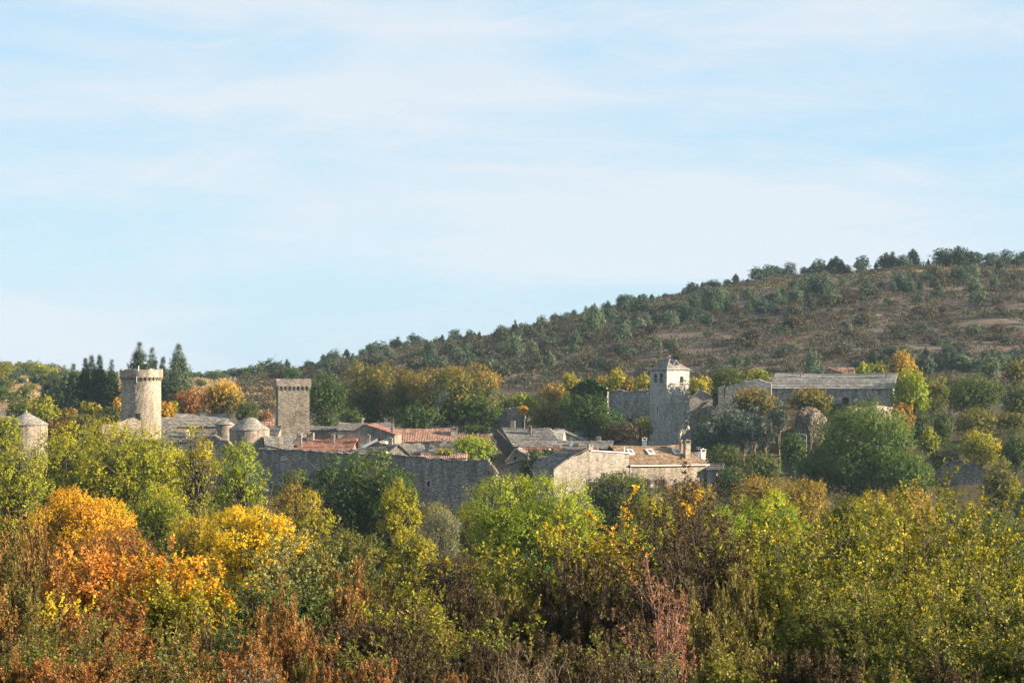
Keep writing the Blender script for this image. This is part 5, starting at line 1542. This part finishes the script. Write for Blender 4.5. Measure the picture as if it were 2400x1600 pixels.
T("hawthorn", "dark shrub in the cleft left of the boulder", 1862, 397, 1012, 1110, 60, "dark")  # added; hides the lit wall top, standing for a dark crevice
T("horse_chestnut", "ochre tree in front of the castle wall's dark doorway", 1900, 424, 912, 968, 104, "chestnut", tip=.9, nl=30, lr=.28)
T("poplar", "golden yellow tree beyond the castle's right end", 2112, 452, 820, 890, 68, [(.14, .12, .02), (.30, .22, .028), (.46, .30, .035), (.52, .33, .045)], shape="cone", nl=30)
T("ash_tree", "lime green tall tree right of the castle hall", 2136, 428, 868, 992, 84, "lime2", nl=38, lr=.26)
T("cherry_tree", "orange leaved tree below the castle's right corner", 2116, 416, 944, 1020, 46, [(.14, .10, .02), (.28, .17, .03), (.42, .23, .04), (.48, .27, .05)], nl=16, gap=.12)
T("hawthorn", "olive tree behind the lime green tree at the castle", 2185, 438, 882, 970, 76, "olive")
# pines beneath the castle
def castle_pine(u, Y, vt, vb, w, label, pal="pineblue"):
    return T("pine_tree", label, u, Y, vt, vb, w, pal, shape="cone", leafmat="needle", woodmat="bark_pale", up=.6, droop=-.1, aspect=.34, leafpx=3.0, nl=26, lr=.3, cover=3.0, tip=.3)
T("laurel_bush", "added unseen bush blocking sun between the nave and the ruined curtain wall", 1694, 429.5, 965, 1042, 96, "dark", nl=26)  # added behind the pines to keep sun off the bell tower's foot
castle_pine(1652, 412, 985, 1062, 56, "lowest blue green pine beside the bell tower's foot")
castle_pine(1680, 414, 960, 1062, 66, "blue green pine second from the bell tower")
castle_pine(1707, 416, 942, 1058, 62, "tall silvery pine in the middle of the castle pines")
castle_pine(1742, 410, 965, 1056, 70, "dark blue pine in front of the orange brown tree")
castle_pine(1768, 414, 955, 1040, 56, "pale tipped pine below the orange brown tree")
castle_pine(1794, 408, 975, 1046, 52, "dark pine with bare stem left of the tall bare stemmed pine")
castle_pine(1826, 412, 940, 1014, 54, "tall pine with long bare pale trunk left of the boulder")
T("laurel_bush", "dark rounded laurel bush right of the skylight house", 1696, 395, 1046, 1104, 84, "darkoak", aspect=.5)
T("hawthorn", "dark green bush below the castle pines", 1782, 392, 1060, 1140, 104, "darkoak")
T("hawthorn", "dark hedge bush behind the blue grey dish", 1712, 388, 1096, 1160, 70, "dark")
T("ash_tree", "great dark green ash below the castle hall", 2024, 378, 953, 1178, 246, "ash", nl=54, lr=.215, gap=.06, tip=.3, plume=.1)
T("ash_tree", "lower right bough tree beside the great dark ash", 2115, 374, 1060, 1185, 140, "ash", nl=36, lr=.25)
T("ash_tree", "left lower shoulder tree of the great dark ash", 1920, 380, 1042, 1172, 110, "ash", nl=30, lr=.27)
# valley on the right
for (u, Y, vt, vb, w, pal, lab) in (
    (2164, 462, 832, 895, 50, "pineblue", "grey green tree above the olive tree at the castle"),
    (2285, 446, 880, 975, 130, "darkoak", "broad dark thicket on the right valley side"),
    (2320, 480, 838, 900, 46, "sprucepale", "pale bushy tree above the broad dark thicket"),
    (2382, 482, 842, 900, 54, "olive", "olive bushy tree at the right edge above the thicket"),
    (2230, 455, 880, 940, 70, "darkoak", "dark thicket bush left of the broad thicket"),
    (2284, 430, 960, 1048, 100, "olive", "brownish olive thicket in the valley"),
    (2370, 432, 965, 1060, 90, "olive", "dull green thicket at the right edge of the valley"),
    (2390, 450, 900, 985, 80, "darkoak", "dark green thicket at the right edge above the dull one"),
    (2176, 412, 1002, 1070, 44, "lime", "small green tree alone in the shaded valley"),
    (2208, 425, 952, 1068, 46, "darkoak", "dark tall shrub behind the small green valley tree"),
    (2160, 420, 960, 1050, 50, "dark", "shaded dark shrub right of the orange leaved tree"),
    (2212, 398, 1056, 1108, 74, "dark", "low dark bush beside the dry stone wall"),
    (2300, 396, 1008, 1096, 92, "yellowgreen", "yellow topped tree in the right valley"),
    (2382, 392, 1012, 1130, 74, "darkoak", "dark green tree at the right edge below the thickets"),
    (2344, 372, 1078, 1215, 84, "olive", "tall olive green tree right of the dry stone wall"),
    (2396, 366, 1150, 1230, 60, "dark", "dark bush at the right edge of the valley floor"),
    (2160, 380, 1084, 1140, 50, "darkoak", "dark round bush right of the great ash"),
    (2250, 420, 1040, 1080, 110, "dark", "dark brush above the dry stone wall")):
    T("valley_tree", lab, u, Y, vt, vb, w, pal)

# trees among the houses
T("ash_tree", "bright green tree among the roofs above the rampart", 1108, 396, 1021, 1092, 106, "lime2", nl=34, lr=.28)
T("fig_bush", "green climbing bush on the small tiled roof", 1040, 392, 1050, 1072, 44, "yellowgreen", nl=8)
T("ivy_bush", "mossy green hump on the roof behind the brown tiled house", 1112, 436, 995, 1024, 82, "darkoak", nl=30, lr=.25)
T("elm_tree", "dark shaded tree between rusty roof and hipped annex", 1252, 392, 1056, 1150, 60, "dark")
T("elm_tree", "dark shaded creeper tree by the tiny skylight roof", 1290, 394, 1052, 1085, 50, "dark", nl=12)
T("ivy_bush", "ivy covering the free chimney stack", 1150, 399, 1046, 1080, 26, "dark", nl=8)
# ------------------------------------------------------------------ trees between the camera and the rampart
T("ash_tree", "great lime green ash hiding the left rampart", 300, 205, 985, 1245, 250, "lime", nl=70, lr=.20, droop=.35, plume=.14, gap=.10, tip=.4)
T("ash_tree", "green ash left of the great lime green ash", 160, 210, 1000, 1240, 190, "lime", nl=50, lr=.23, droop=.35, plume=.14, gap=.10, tip=.4)
T("ash_tree", "olive green tree at the left edge over the orange maple", 40, 195, 1030, 1215, 150, "lime", nl=36, lr=.26, droop=.3, plume=.1)
T("locust_tree", "airy yellow green locust tree with visible dark limbs", 462, 180, 1008, 1240, 120, "yellowgreen", nl=34, lr=.22, cover=2.3, gap=.16, plume=.16, tip=.3, shape="vase")
T("locust_tree", "bright green locust tree reaching the domed tower", 560, 184, 1030, 1240, 150, "lime2", nl=40, lr=.22, cover=2.9, gap=.13, plume=.16)
T("locust_tree", "lime green ash behind the airy locust tree", 405, 212, 1046, 1245, 120, "lime", nl=26)
T("locust_tree", "low lime tree between orange maple and locust", 380, 165, 1150, 1270, 130, "lime", nl=30)
T("maple_tree", "orange gold maple in the left middle", 190, 112, 1150, 1345, 270, "gold", nl=54, lr=.22, gap=.08, plume=.08, tip=.4, lobvar=.55, woodmat="twig")
T("maple_tree", "russet lower maple boughs under the orange gold maple", 270, 104, 1245, 1370, 180, "rust", nl=26, tip=.3)
T("maple_tree", "bright yellow maple in the centre left", 590, 114, 1185, 1365, 230, "yellow", nl=44, lr=.22, gap=.10, tip=.5, lobvar=.65, woodmat="twig")
T("maple_tree", "yellow green maple left of the bright yellow maple", 465, 118, 1205, 1350, 130, [(.07, .08, .012), (.17, .15, .015), (.42, .30, .018), (.58, .38, .02)], nl=28, tip=.5)
T("hawthorn", "pinkish olive thorn tree below the domed tower", 690, 148, 1128, 1300, 110, "ochre", nl=26, cover=2.2, gap=.15, tip=.3)
T("hawthorn", "yellow olive shrub right of the bright yellow maple", 735, 140, 1160, 1330, 90, "yellowgreen", nl=22, cover=2.4)
T("holm_oak", "great dark green dome shaped oak before the rampart", 838, 255, 1064, 1290, 270, "dark", nl=110, lr=.16, tip=.25, plume=.1, leafpx=2.4)
T("holm_oak", "dark green oak shoulder between the dome shaped oak and the slim locust", 915, 252, 1092, 1280, 130, "dark", nl=44, lr=.22, leafpx=2.2)
T("holm_oak", "dark green oak at the left of the great dome shaped oak", 690, 262, 1100, 1215, 100, "darkoak", nl=34, lr=.26)
T("locust_tree", "slim yellow green locust before the dark dome shaped oak", 932, 150, 1128, 1300, 96, "yellowgreen", nl=30, lr=.25, droop=.3, plume=.14, tip=.35)
T("hawthorn", "orange tinged bush at the foot of the slim locust", 965, 120, 1250, 1340, 90, "hazel", nl=18)
T("willow", "silvery grey willow bush before the rampart", 1030, 165, 1184, 1345, 84, "silver", nl=26, cover=2.4, up=.8, aspect=.3)
T("ash_tree", "great bright green ash in front of the sunlit house", 1250, 152, 1112, 1350, 330, "lime2", nl=80, lr=.19, droop=.2, plume=.14, gap=.08, tip=.45)
T("hawthorn", "olive bush between silvery willow and bright ash", 1105, 170, 1180, 1330, 70, "olive", nl=20)
T("holm_oak", "dark olive oak in front of the sunlit house windows", 1452, 262, 1108, 1235, 165, "darkoak", nl=50, lr=.22, tip=.35)
T("locust_tree", "bright yellow tree under the skylight house", 1535, 160, 1160, 1290, 110, "yellowgreen", nl=28, lr=.25, shape="vase", gap=.1, plume=.12)
T("locust_tree", "lime green tree beside the tall brown shrub", 1480, 150, 1230, 1380, 120, "lime2", nl=26)
T("hawthorn", "brownish bush at the skylight house door", 1620, 235, 1130, 1220, 120, "ochre", nl=26)
T("hawthorn", "ochre feathery bush left of the great dark ash foot", 1780, 215, 1118, 1235, 130, "ochre", nl=34, up=.8, plume=.2)
T("hawthorn", "golden olive bush at the great dark ash foot", 1880, 212, 1125, 1240, 130, "ochre", nl=34, up=.8, plume=.2)
T("locust_tree", "lime yellow tree behind the right hazel thicket", 1800, 150, 1150, 1320, 190, "lime2", nl=46, lr=.22, plume=.12, gap=.1)
T("locust_tree", "lime tree lower left of the lime yellow tree", 1690, 146, 1190, 1350, 120, "lime2", nl=28)
T("hawthorn", "orange and ochre thorn bush under the right valley", 2110, 130, 1150, 1290, 170, "ochre", nl=36, plume=.12)
T("hawthorn", "russet thorn bush between two green oaks", 2050, 128, 1165, 1300, 120, "hazel", nl=26)
T("oak_tree", "green young oak within the right thicket", 1990, 84, 1150, 1330, 150, "hazelgreen", nl=34, lr=.25, shape="cone", gap=.06, plume=.08)
T("hawthorn", "dark olive bush below the great dome shaped oak", 820, 135, 1245, 1345, 150, "olive", nl=28)
T("hawthorn", "dull brown bush at the centre before the ash", 1060, 118, 1300, 1400, 180, "brown", nl=26)
T("hawthorn", "dark green underwood beneath the bright ash", 1230, 125, 1300, 1420, 190, "dark", nl=30)
T("hawthorn", "olive underwood at the right behind the hazels", 2340, 120, 1230, 1400, 170, "darkoak", nl=30)
T("hawthorn", "dark underwood under the locust trees", 500, 150, 1230, 1360, 200, "olive", nl=28)
T("hawthorn", "dull olive brush below the rampart's framed window", 1010, 300, 1180, 1250, 110, "olive", nl=22)
T("hawthorn", "dark brush below the slim locust and the rampart", 960, 230, 1225, 1300, 130, "brown", nl=22)
T("hawthorn", "dark brush at the foot of the valley before the ash", 2020, 260, 1180, 1260, 260, "olive", nl=36)
T("hawthorn", "dark olive brush at the valley floor's right", 2300, 250, 1200, 1300, 220, "darkoak", nl=34)

# ------------------------------------------------------------------ foreground thicket
SH = shrub
HZ = dict(nst=24, k1=9, k2=6, per=10, leafpx=3.4, aspect=.72, up=.10, jit=.22, r=.022, twl=.26)
SH("hazel_shrub", "yellow and green hazel at the left of the right thicket", 1800, 58, 1235, 200, "hazel", **HZ)
SH("hazel_shrub", "hazel with large yellow leaves in the right thicket", 1890, 55, 1235, 200, "hazel", **HZ)
SH("hazel_shrub", "green hazel below the young oak", 1985, 52, 1320, 220, "hazelgreen", **HZ)
SH("hazel_shrub", "tall twiggy hazel with orange leaf tips", 2110, 57, 1175, 190, "hazel", **HZ)
SH("hazel_shrub", "pointed green hazel with golden tip", 2270, 68, 1118, 130, "hazelgreen", **{**HZ, "nst": 18, "lean": .3})
SH("hazel_shrub", "green hazel shoulder below the pointed hazel", 2300, 66, 1215, 190, "hazelgreen", **HZ)
SH("hazel_shrub", "tall sparse hazel at the right edge", 2365, 55, 1172, 130, "hazel", **{**HZ, "nst": 14})
SH("hazel_shrub", "broad yellow hazel in the right foreground", 2200, 48, 1300, 260, "hazel", **HZ)
SH("hazel_shrub", "broad green hazel at the bottom right", 2040, 44, 1400, 280, "hazelgreen", **HZ)
SH("hazel_shrub", "dense hazel at the bottom right corner", 2330, 44, 1370, 260, "hazelgreen", **HZ)
SH("hazel_shrub", "shaded green hazel beside the olive heath bush", 1880, 45, 1390, 220, "hazelgreen", **HZ)
SH("hazel_shrub", "low hazel under the broad green hazel", 2160, 39, 1470, 260, "hazelgreen", **HZ)
SH("hazel_shrub", "low dark hazel at the right bottom edge", 2390, 39, 1460, 220, "hazelgreen", **HZ)
SH("hazel_shrub", "thin hazel with long golden shoots in the centre", 1140, 60, 1225, 80, "hazel", **{**HZ, "nst": 7, "k1": 6, "k2": 4, "lean": .35})
SH("hazel_shrub", "golden brown hazel in the centre", 1230, 62, 1270, 190, "hazel", **HZ)
SH("hazel_shrub", "ochre hazel left of the tall brown shrub", 1380, 60, 1235, 150, "hazel", **HZ)
SH("hazel_shrub", "gold tipped hazel beside the lime green tree", 1440, 64, 1205, 100, "gold", **{**HZ, "nst": 12})
SH("hazel_shrub", "small yellow hazel at the bottom centre", 980, 47, 1345, 110, "hazel", **{**HZ, "nst": 10, "k2": 5})
SH("hazel_shrub", "pale green shrub with light leaves below the yellow maple", 675, 60, 1292, 120, "paleolive", **HZ)
SH("hazel_shrub", "dark green shrub under the pale leaved shrub", 645, 52, 1375, 170, "darkoak", **HZ)
MP = dict(nst=26, k1=10, k2=6, per=11, leafpx=3.5, aspect=.8, up=.10, jit=.2, r=.025, twl=.3, tip=.6)
SH("maple_shrub", "glowing orange maple shrub in the left foreground", 440, 62, 1300, 220, "gold", **MP)
SH("maple_shrub", "pink orange maple shrub beside the glowing one", 330, 63, 1300, 200, "orange", **MP)
SH("maple_shrub", "orange red maple shrub left of the pink orange one", 215, 64, 1290, 190, "orange", **MP)
SH("maple_shrub", "dull gold maple shrub below the glowing one", 400, 52, 1380, 260, "hazel", **MP)
SH("maple_shrub", "rusty maple shrub in the left foreground", 270, 50, 1400, 240, "rust", **MP)
SH("maple_shrub", "yellow sprig shrub between rust heath bushes", 110, 56, 1365, 90, "yellow", **{**MP, "nst": 9, "k2": 4})

# heath and broom bushes, many alike
HB = dict(nst=30, k1=9, k2=7, per=11, leafpx=3.4, aspect=.42, up=.20, jit=.20, r=.012, twl=.20, lean=.5, fine=.45, lobvar=.45, tip=.5, leafmat="dry")
def heath_proto(pal, label, grp, tall=1.0, **kw):
    leaf, wood = stem_shrub(sd(), 1.0, 1.0, ll=.040, lw=.018, pal=pal, **{**{k: v for k, v in HB.items() if k not in ("leafpx", "aspect", "leafmat", "r", "twl")}, "r": .008, "twl": .11, **kw})
    return plant("heath_bush", label, "bush", (0, -60, -30), leaf, wood, 0, grp, "dry", "twig", crown="foliage", trunk="stems")
KINDS = {}
for pal, lab in (("rust", "rust red heath bush"), ("heath", "orange brown heath bush"), ("heath2", "olive brown heath bush"), ("brown", "dark brown heath bush")):
    KINDS[pal] = [heath_proto(pal, lab + " in the front thicket", lab + "es in the front thicket") for _ in range(3)]
def heath(u, Y, vt, wpx, pal):
    x = (u - UC) * K * Y; g = gz(x, Y); h = ((VH - vt) * K * Y - g) * rv.uniform(.85, 1.12); w = wpx * K * Y * rv.uniform(.85, 1.25)
    put(rv.choice(KINDS[pal]), (x, Y, g), rv.uniform(0, 6.28), (w, w, h))
# left side, sunlit
for (u, Y, vt, w, pal) in ((20, 74, 1215, 150, "heath"), (85, 70, 1250, 130, "heath"), (-10, 64, 1270, 160, "heath"), (50, 58, 1320, 150, "heath2"), (130, 60, 1330, 120, "heath"),
    (10, 50, 1390, 170, "heath"), (90, 47, 1420, 160, "heath2"), (170, 48, 1400, 150, "rust"), (30, 42, 1460, 180, "brown"), (130, 40, 1480, 170, "heath2"), (220, 44, 1440, 150, "heath2"),
    (300, 44, 1455, 150, "rust"), (380, 45, 1440, 140, "heath2"), (450, 46, 1420, 130, "heath2"), (520, 45, 1440, 130, "brown"), (330, 38, 1505, 170, "rust"), (230, 37, 1520, 170, "heath"), (90, 35, 1545, 160, "rust"), (10, 35, 1550, 140, "heath"),
    (430, 38, 1500, 150, "heath"), (520, 38, 1480, 150, "rust"), (600, 40, 1465, 120, "heath"), (660, 41, 1420, 110, "heath"), (690, 38, 1485, 110, "rust"), (720, 36, 1520, 80, "heath2"), (570, 35, 1540, 150, "rust"), (440, 34, 1560, 150, "heath"), (170, 34, 1565, 150, "rust"), (670, 34, 1545, 110, "heath"),
    # centre, the right thicket's shade partly painted by the dark brown foliage
    (750, 60, 1325, 130, "heath2"), (830, 58, 1320, 130, "heath"), (900, 60, 1325, 110, "heath2"), (780, 52, 1390, 160, "brown"), (870, 50, 1400, 160, "brown"), (960, 54, 1385, 130, "brown"), (1050, 56, 1370, 150, "brown"), (800, 44, 1460, 170, "brown"), (900, 43, 1470, 170, "brown"), (1000, 45, 1450, 160, "heath2"),
    (1100, 50, 1400, 160, "brown"), (1180, 52, 1370, 150, "heath2"), (1270, 52, 1370, 150, "brown"), (1100, 42, 1480, 180, "brown"), (1210, 42, 1470, 180, "brown"), (1310, 44, 1450, 170, "heath2"), (1340, 55, 1320, 140, "brown"), (1420, 52, 1350, 150, "brown"), (1400, 43, 1460, 170, "brown"), (1480, 46, 1410, 150, "brown"),
    (790, 36, 1530, 120, "brown"), (880, 34, 1548, 110, "rust"), (960, 36, 1520, 140, "brown"), (1070, 34, 1555, 70, "rust"), (1010, 38, 1500, 150, "brown"), (1150, 37, 1530, 130, "brown"), (1260, 38, 1520, 140, "brown"), (1380, 37, 1530, 140, "brown"), (760, 33, 1565, 90, "rust"),
    (1480, 38, 1520, 130, "brown"), (1690, 44, 1400, 150, "heath2"), (1740, 47, 1345, 130, "heath2"), (1640, 50, 1320, 140, "heath2"), (1700, 38, 1480, 150, "heath2"), (1780, 37, 1510, 150, "heath2"), (1860, 36, 1530, 140, "brown"), (1600, 45, 1420, 130, "brown"), (1960, 36, 1530, 150, "brown"), (2080, 35, 1550, 140, "heath2"), (2230, 35, 1550, 150, "brown")):
    heath(u, Y, vt, w, pal)
BR = dict(nst=26, k1=10, k2=6, per=9, leafpx=3.4, aspect=.5, up=.16, jit=.18, r=.022, twl=.24, lean=.40, leafmat="dry")
SH("blackthorn", "tall dark brown thorn shrub in the centre right", 1600, 60, 1150, 160, "brown", **BR)
SH("blackthorn", "brown thorn shrub right of the tallest brown one", 1660, 57, 1235, 140, "brown", **BR)
SH("blackthorn", "dark brown plume shrub among the golden hazels", 1310, 61, 1208, 90, "brown", **{**BR, "nst": 9})
SH("blackthorn", "brown shrub below the tallest thorn shrub", 1550, 52, 1310, 160, "brown", **BR)
for (u, Y, vt, w, pal, lab) in ((150, 39, 1470, 120, "olive", "olive green bramble beside the rust heath at the lower left"), (405, 36, 1505, 110, "olive", "dull green bramble in the middle of the rust heath"),
    (560, 43, 1430, 120, "darkoak", "dark green bramble below the orange maple shrubs"), (30, 38, 1490, 100, "hazelgreen", "green bramble at the lower left edge"), (850, 38, 1500, 120, "olive", "olive bramble among the dark brown heath"),
    (1130, 46, 1420, 120, "hazelgreen", "yellow green bramble in the shaded centre"), (1450, 39, 1490, 110, "olive", "olive bramble left of the reddish dogwood"), (1720, 36, 1520, 120, "hazelgreen", "green bramble right of the reddish dogwood")):
    SH("bramble", lab, u, Y, vt, w, pal, nst=20, k1=8, k2=5, per=7, leafpx=3.6, aspect=.65, up=.02, jit=.25, r=.012, twl=.2, lean=.5)
SH("dogwood", "reddish twiggy dogwood bush in the centre right foreground", 1580, 41, 1388, 80, "red", woodmat="twig_red", **{**BR, "nst": 13, "per": 6, "leafpx": 3.2, "k2": 5})
SH("lichen_bush", "pale lichen covered bush under the red dogwood", 1572, 37.5, 1530, 110, "paleolive", **{**BR, "nst": 14, "leafpx": 2.6, "k2": 4, "per": 5})
SH("lichen_bush", "little pale lichen covered bush at the bottom left", 625, 33.5, 1545, 50, "lichen", **{**BR, "nst": 8, "leafpx": 2.6, "k2": 3, "per": 5})

SH("dead_shrub", "leafless grey twiggy bush at the bottom centre", 1240, 35, 1500, 130, "ochre", woodmat="bark_pale", nst=12, k1=7, k2=4, per=1, leafpx=2.5, up=.08, jit=.22, r=.012, twl=.25)
SH("dead_shrub", "sprawling leafless pale twigs right of the bottom centre", 1390, 34, 1515, 150, "ochre", woodmat="bark_pale", nst=12, k1=7, k2=4, per=1, leafpx=2.5, up=-.02, jit=.22, r=.012, twl=.25)

def undergrowth():
    rng = np.random.default_rng(55); N = 6500; per = 34
    Y = 52 + 330 * rng.uniform(0, 1, N) ** .8; u = rng.uniform(-300, 2700, N); x = (u - UC) * K * Y
    keep = ~((np.abs(Y - 385) < 12) & (x < 32)); x, Y = x[keep], Y[keep]; n = len(x); z = ground_z(x, Y)
    w = rng.uniform(.5, 1.5, n) * (.6 + Y / 400); h = w * rng.uniform(.5, 1.1, n)
    o = unit(rng.normal(size=(n, per, 3)) * np.array([1, 1, .8]) + np.array([0, 0, .5])); o[..., 2] = np.abs(o[..., 2])
    S_ = np.stack([x, Y, z], 1)[:, None] + o * rng.uniform(.3, 1, (n, per, 1)) * np.stack([w, w, h], 1)[:, None]
    D = unit(o + np.array([0, 0, .8]) + rng.normal(size=o.shape) * .5).reshape(-1, 3)
    V, F = leaves_on(rng, S_.reshape(-1, 3), D, .2, 1, .42, .22, out=o.reshape(-1, 3))
    kind = np.repeat(rng.uniform(0, 1, n), per); hh = rng.uniform(0, .8, len(F))
    c = np.where((kind < .45)[:, None], ramp_col(PAL["olive"], hh), np.where((kind < .75)[:, None], ramp_col(PAL["brown"], hh), ramp_col(PAL["darkoak"], hh)))
    tag(link_mesh("undergrowth", np_mesh("undergrowth", V, F, c), M["leaf"]), "dark olive undergrowth filling the valley floor", kind="stuff")
undergrowth()

# ------------------------------------------------------------------ rocks and dry stone walls
def rock(name, label, u, Y, vt, vb, wpx, mat, seed, egg=0.0, dep=.8):
    import bmesh
    from mathutils import noise
    k = K * Y; c = P(u, (vt + vb) / 2, Y); rx, rz = wpx * k / 2, (vb - vt) * k / 2
    bm = bmesh.new(); bmesh.ops.create_icosphere(bm, subdivisions=5, radius=1)
    for v in bm.verts:
        n = v.co.normalized()
        d = 1 + .16 * noise.noise(n * 1.6 + Vector((seed, 0, 0))) + .07 * noise.noise(n * 3.4 + Vector((seed, 3, 0))) + .06 * noise.noise(n * 10 + Vector((0, seed, 0)))
        d += .05 * abs(noise.noise(n * 6 + Vector((seed, 7, 0)))) + .035 * (math.fmod(n.z * 5 + 10 + noise.noise(n * 2), 1.0) - .5)
        t = 1 + egg * n.z
        v.co = Vector((n.x * rx * d * t, n.y * rx * dep * d * t, n.z * rz * d))
    me = bpy.data.meshes.new(name); bm.to_mesh(me); bm.free()
    root = empty(name, c, 0, label, "rock"); root["kind"] = "thing"
    link_mesh("rock_face", me, M[mat], root)
    return root, rx, rz
rk, rx, rz = rock("boulder", "tall egg shaped boulder with dry grass on top left of the great ash", 1897, 404, 957, 1062, 72, "rock", 4, egg=.32)
rng = np.random.default_rng(5)
n = 260; a = rng.uniform(0, 6.28, n); q = np.sqrt(rng.uniform(0, 1, n)) * .9
S_ = np.stack([np.cos(a) * q * rx, np.sin(a) * q * rx * .7, rz * (1.0 - .42 * q * q)], 1)
V, F = leaves_on(rng, S_, unit(rng.normal(size=(n, 3)) * .5 + np.array([0, 0, 1])), .15, 2, .26, .09)
link_mesh("grass_cap", np_mesh("grass_cap", V, F, ramp_col([(.26, .16, .07), (.42, .28, .12)], rng.uniform(0, 1, len(F)))), M["dry"], rk)
rock("cliff_rock", "pale cliff rock under the castle hall's right corner", 2082, 423, 952, 1016, 52, "cliff", 9, egg=.25)
rock("cliff_rock", "pinkish cliff ledge in front of the castle doorway", 2056, 421, 950, 990, 52, "cliff", 12, egg=.1)
rock("cliff_rock", "slender pale rock spur right of the castle corner", 2098, 424, 958, 1012, 16, "cliff", 15, egg=.1)
rock("cliff_rock", "grey shaded cliff face left of the pale cliff", 2000, 424, 952, 1010, 90, "rock", 21, egg=.1)
s = profile_wall("terrace_wall", "grey terrace wall running up to the boulder", "wall",
    [(1826, 1100), (1831, 1072), (1840, 1044), (1850, 1026), (1870, 1018), (1890, 1020)], 399, "wall_dark", rot=-10, thick=.8, sink=4)
s = profile_wall("dry_stone_wall", "dark dry stone wall in the shaded right valley", "wall",
    [(2186, 1126), (2200, 1100), (2218, 1086), (2240, 1080), (2265, 1080), (2290, 1090), (2310, 1104)], 392, "wall_dark", rot=-8, thick=.8, coping="lauze_dark", sink=4)

# ivy over the ruin and the rampart
def ivy_on(site, u0, u1, topfn, vb, n, name="ivy"):
    rng = np.random.default_rng(int(u0)); 
    uu = rng.uniform(u0, u1, n); S_ = []
    for u in uu:
        vt = topfn(u); v = vt - 2 + (vb - vt) * rng.uniform(0, 1)
        x = site.lx(u); S_.append((x, -.12 - rng.uniform(0, .35), site.lz(v, x)))
    S_ = np.array(S_); D = unit(rng.normal(size=(n, 3)) * .8 + np.array([0, -.6, .3]))
    V, F = leaves_on(rng, S_, D, .3, 5, .42, .34, out=np.tile(np.array([[0, -1.0, .3]]), (n, 1)))
    c = ramp_col(PAL["dark"], rng.uniform(0, .9, len(F))) * rng.uniform(.8, 1.2, (len(F), 1))
    link_mesh(name, np_mesh(name, V, F, c), M["leaf"], site.root)
ivy_on(IVY_RUIN, 1344, 1420, lambda u: float(np.interp(u, [1345, 1360, 1378, 1386, 1398, 1410, 1421], [915, 903, 895, 894, 900, 907, 913])), 985, 2600)

# ------------------------------------------------------------------ smoke and haze
def volume_mat(name, col, dens, aniso=0.0):
    m, n, l, out = new_mat(name)
    v = n.new("ShaderNodeVolumePrincipled")
    v.inputs["Color"].default_value = (*col, 1); v.inputs["Density"].default_value = dens
    v.inputs["Anisotropy"].default_value = aniso
    l.new(v.outputs[0], out.inputs["Volume"])
    return m
hz = MB(); hz.box(-620, 620, -25, 1250, -32, 52)
h = hz.build("haze", volume_mat("blue_morning_haze", (.55, .78, 1.0), 0.00006))
tag(h, "thin blue haze lying over the valley and hill", kind="stuff")

def smoke():
    mb = MB(); Y = 430; k = K * Y
    rings = [(1008, 1003, 1.5), (1012, 985, 4), (1022, 965, 8), (1028, 945, 12), (1040, 925, 15), (1046, 908, 8)]
    vs = []; n = 12
    for u, v, r in rings:
        c = P(u, v, Y)
        for i in range(n):
            a = 2 * math.pi * i / n; q = r * k * (1 + .25 * math.sin(3 * a + v))
            vs.append((c.x + q * math.cos(a), c.y + q * math.sin(a), c.z))
    fs = [(j * n + i, j * n + (i + 1) % n, (j + 1) * n + (i + 1) % n, (j + 1) * n + i) for j in range(len(rings) - 1) for i in range(n)]
    fs += [tuple(range(n - 1, -1, -1)), tuple(range(n * (len(rings) - 1), n * len(rings)))]
    mb.add(vs, fs)
    o = mb.build("chimney_smoke", volume_mat("thin_blue_smoke", (.45, .75, 1.0), 0.02))
    tag(o, "faint blue chimney smoke before the largest chestnut", kind="stuff")
smoke()
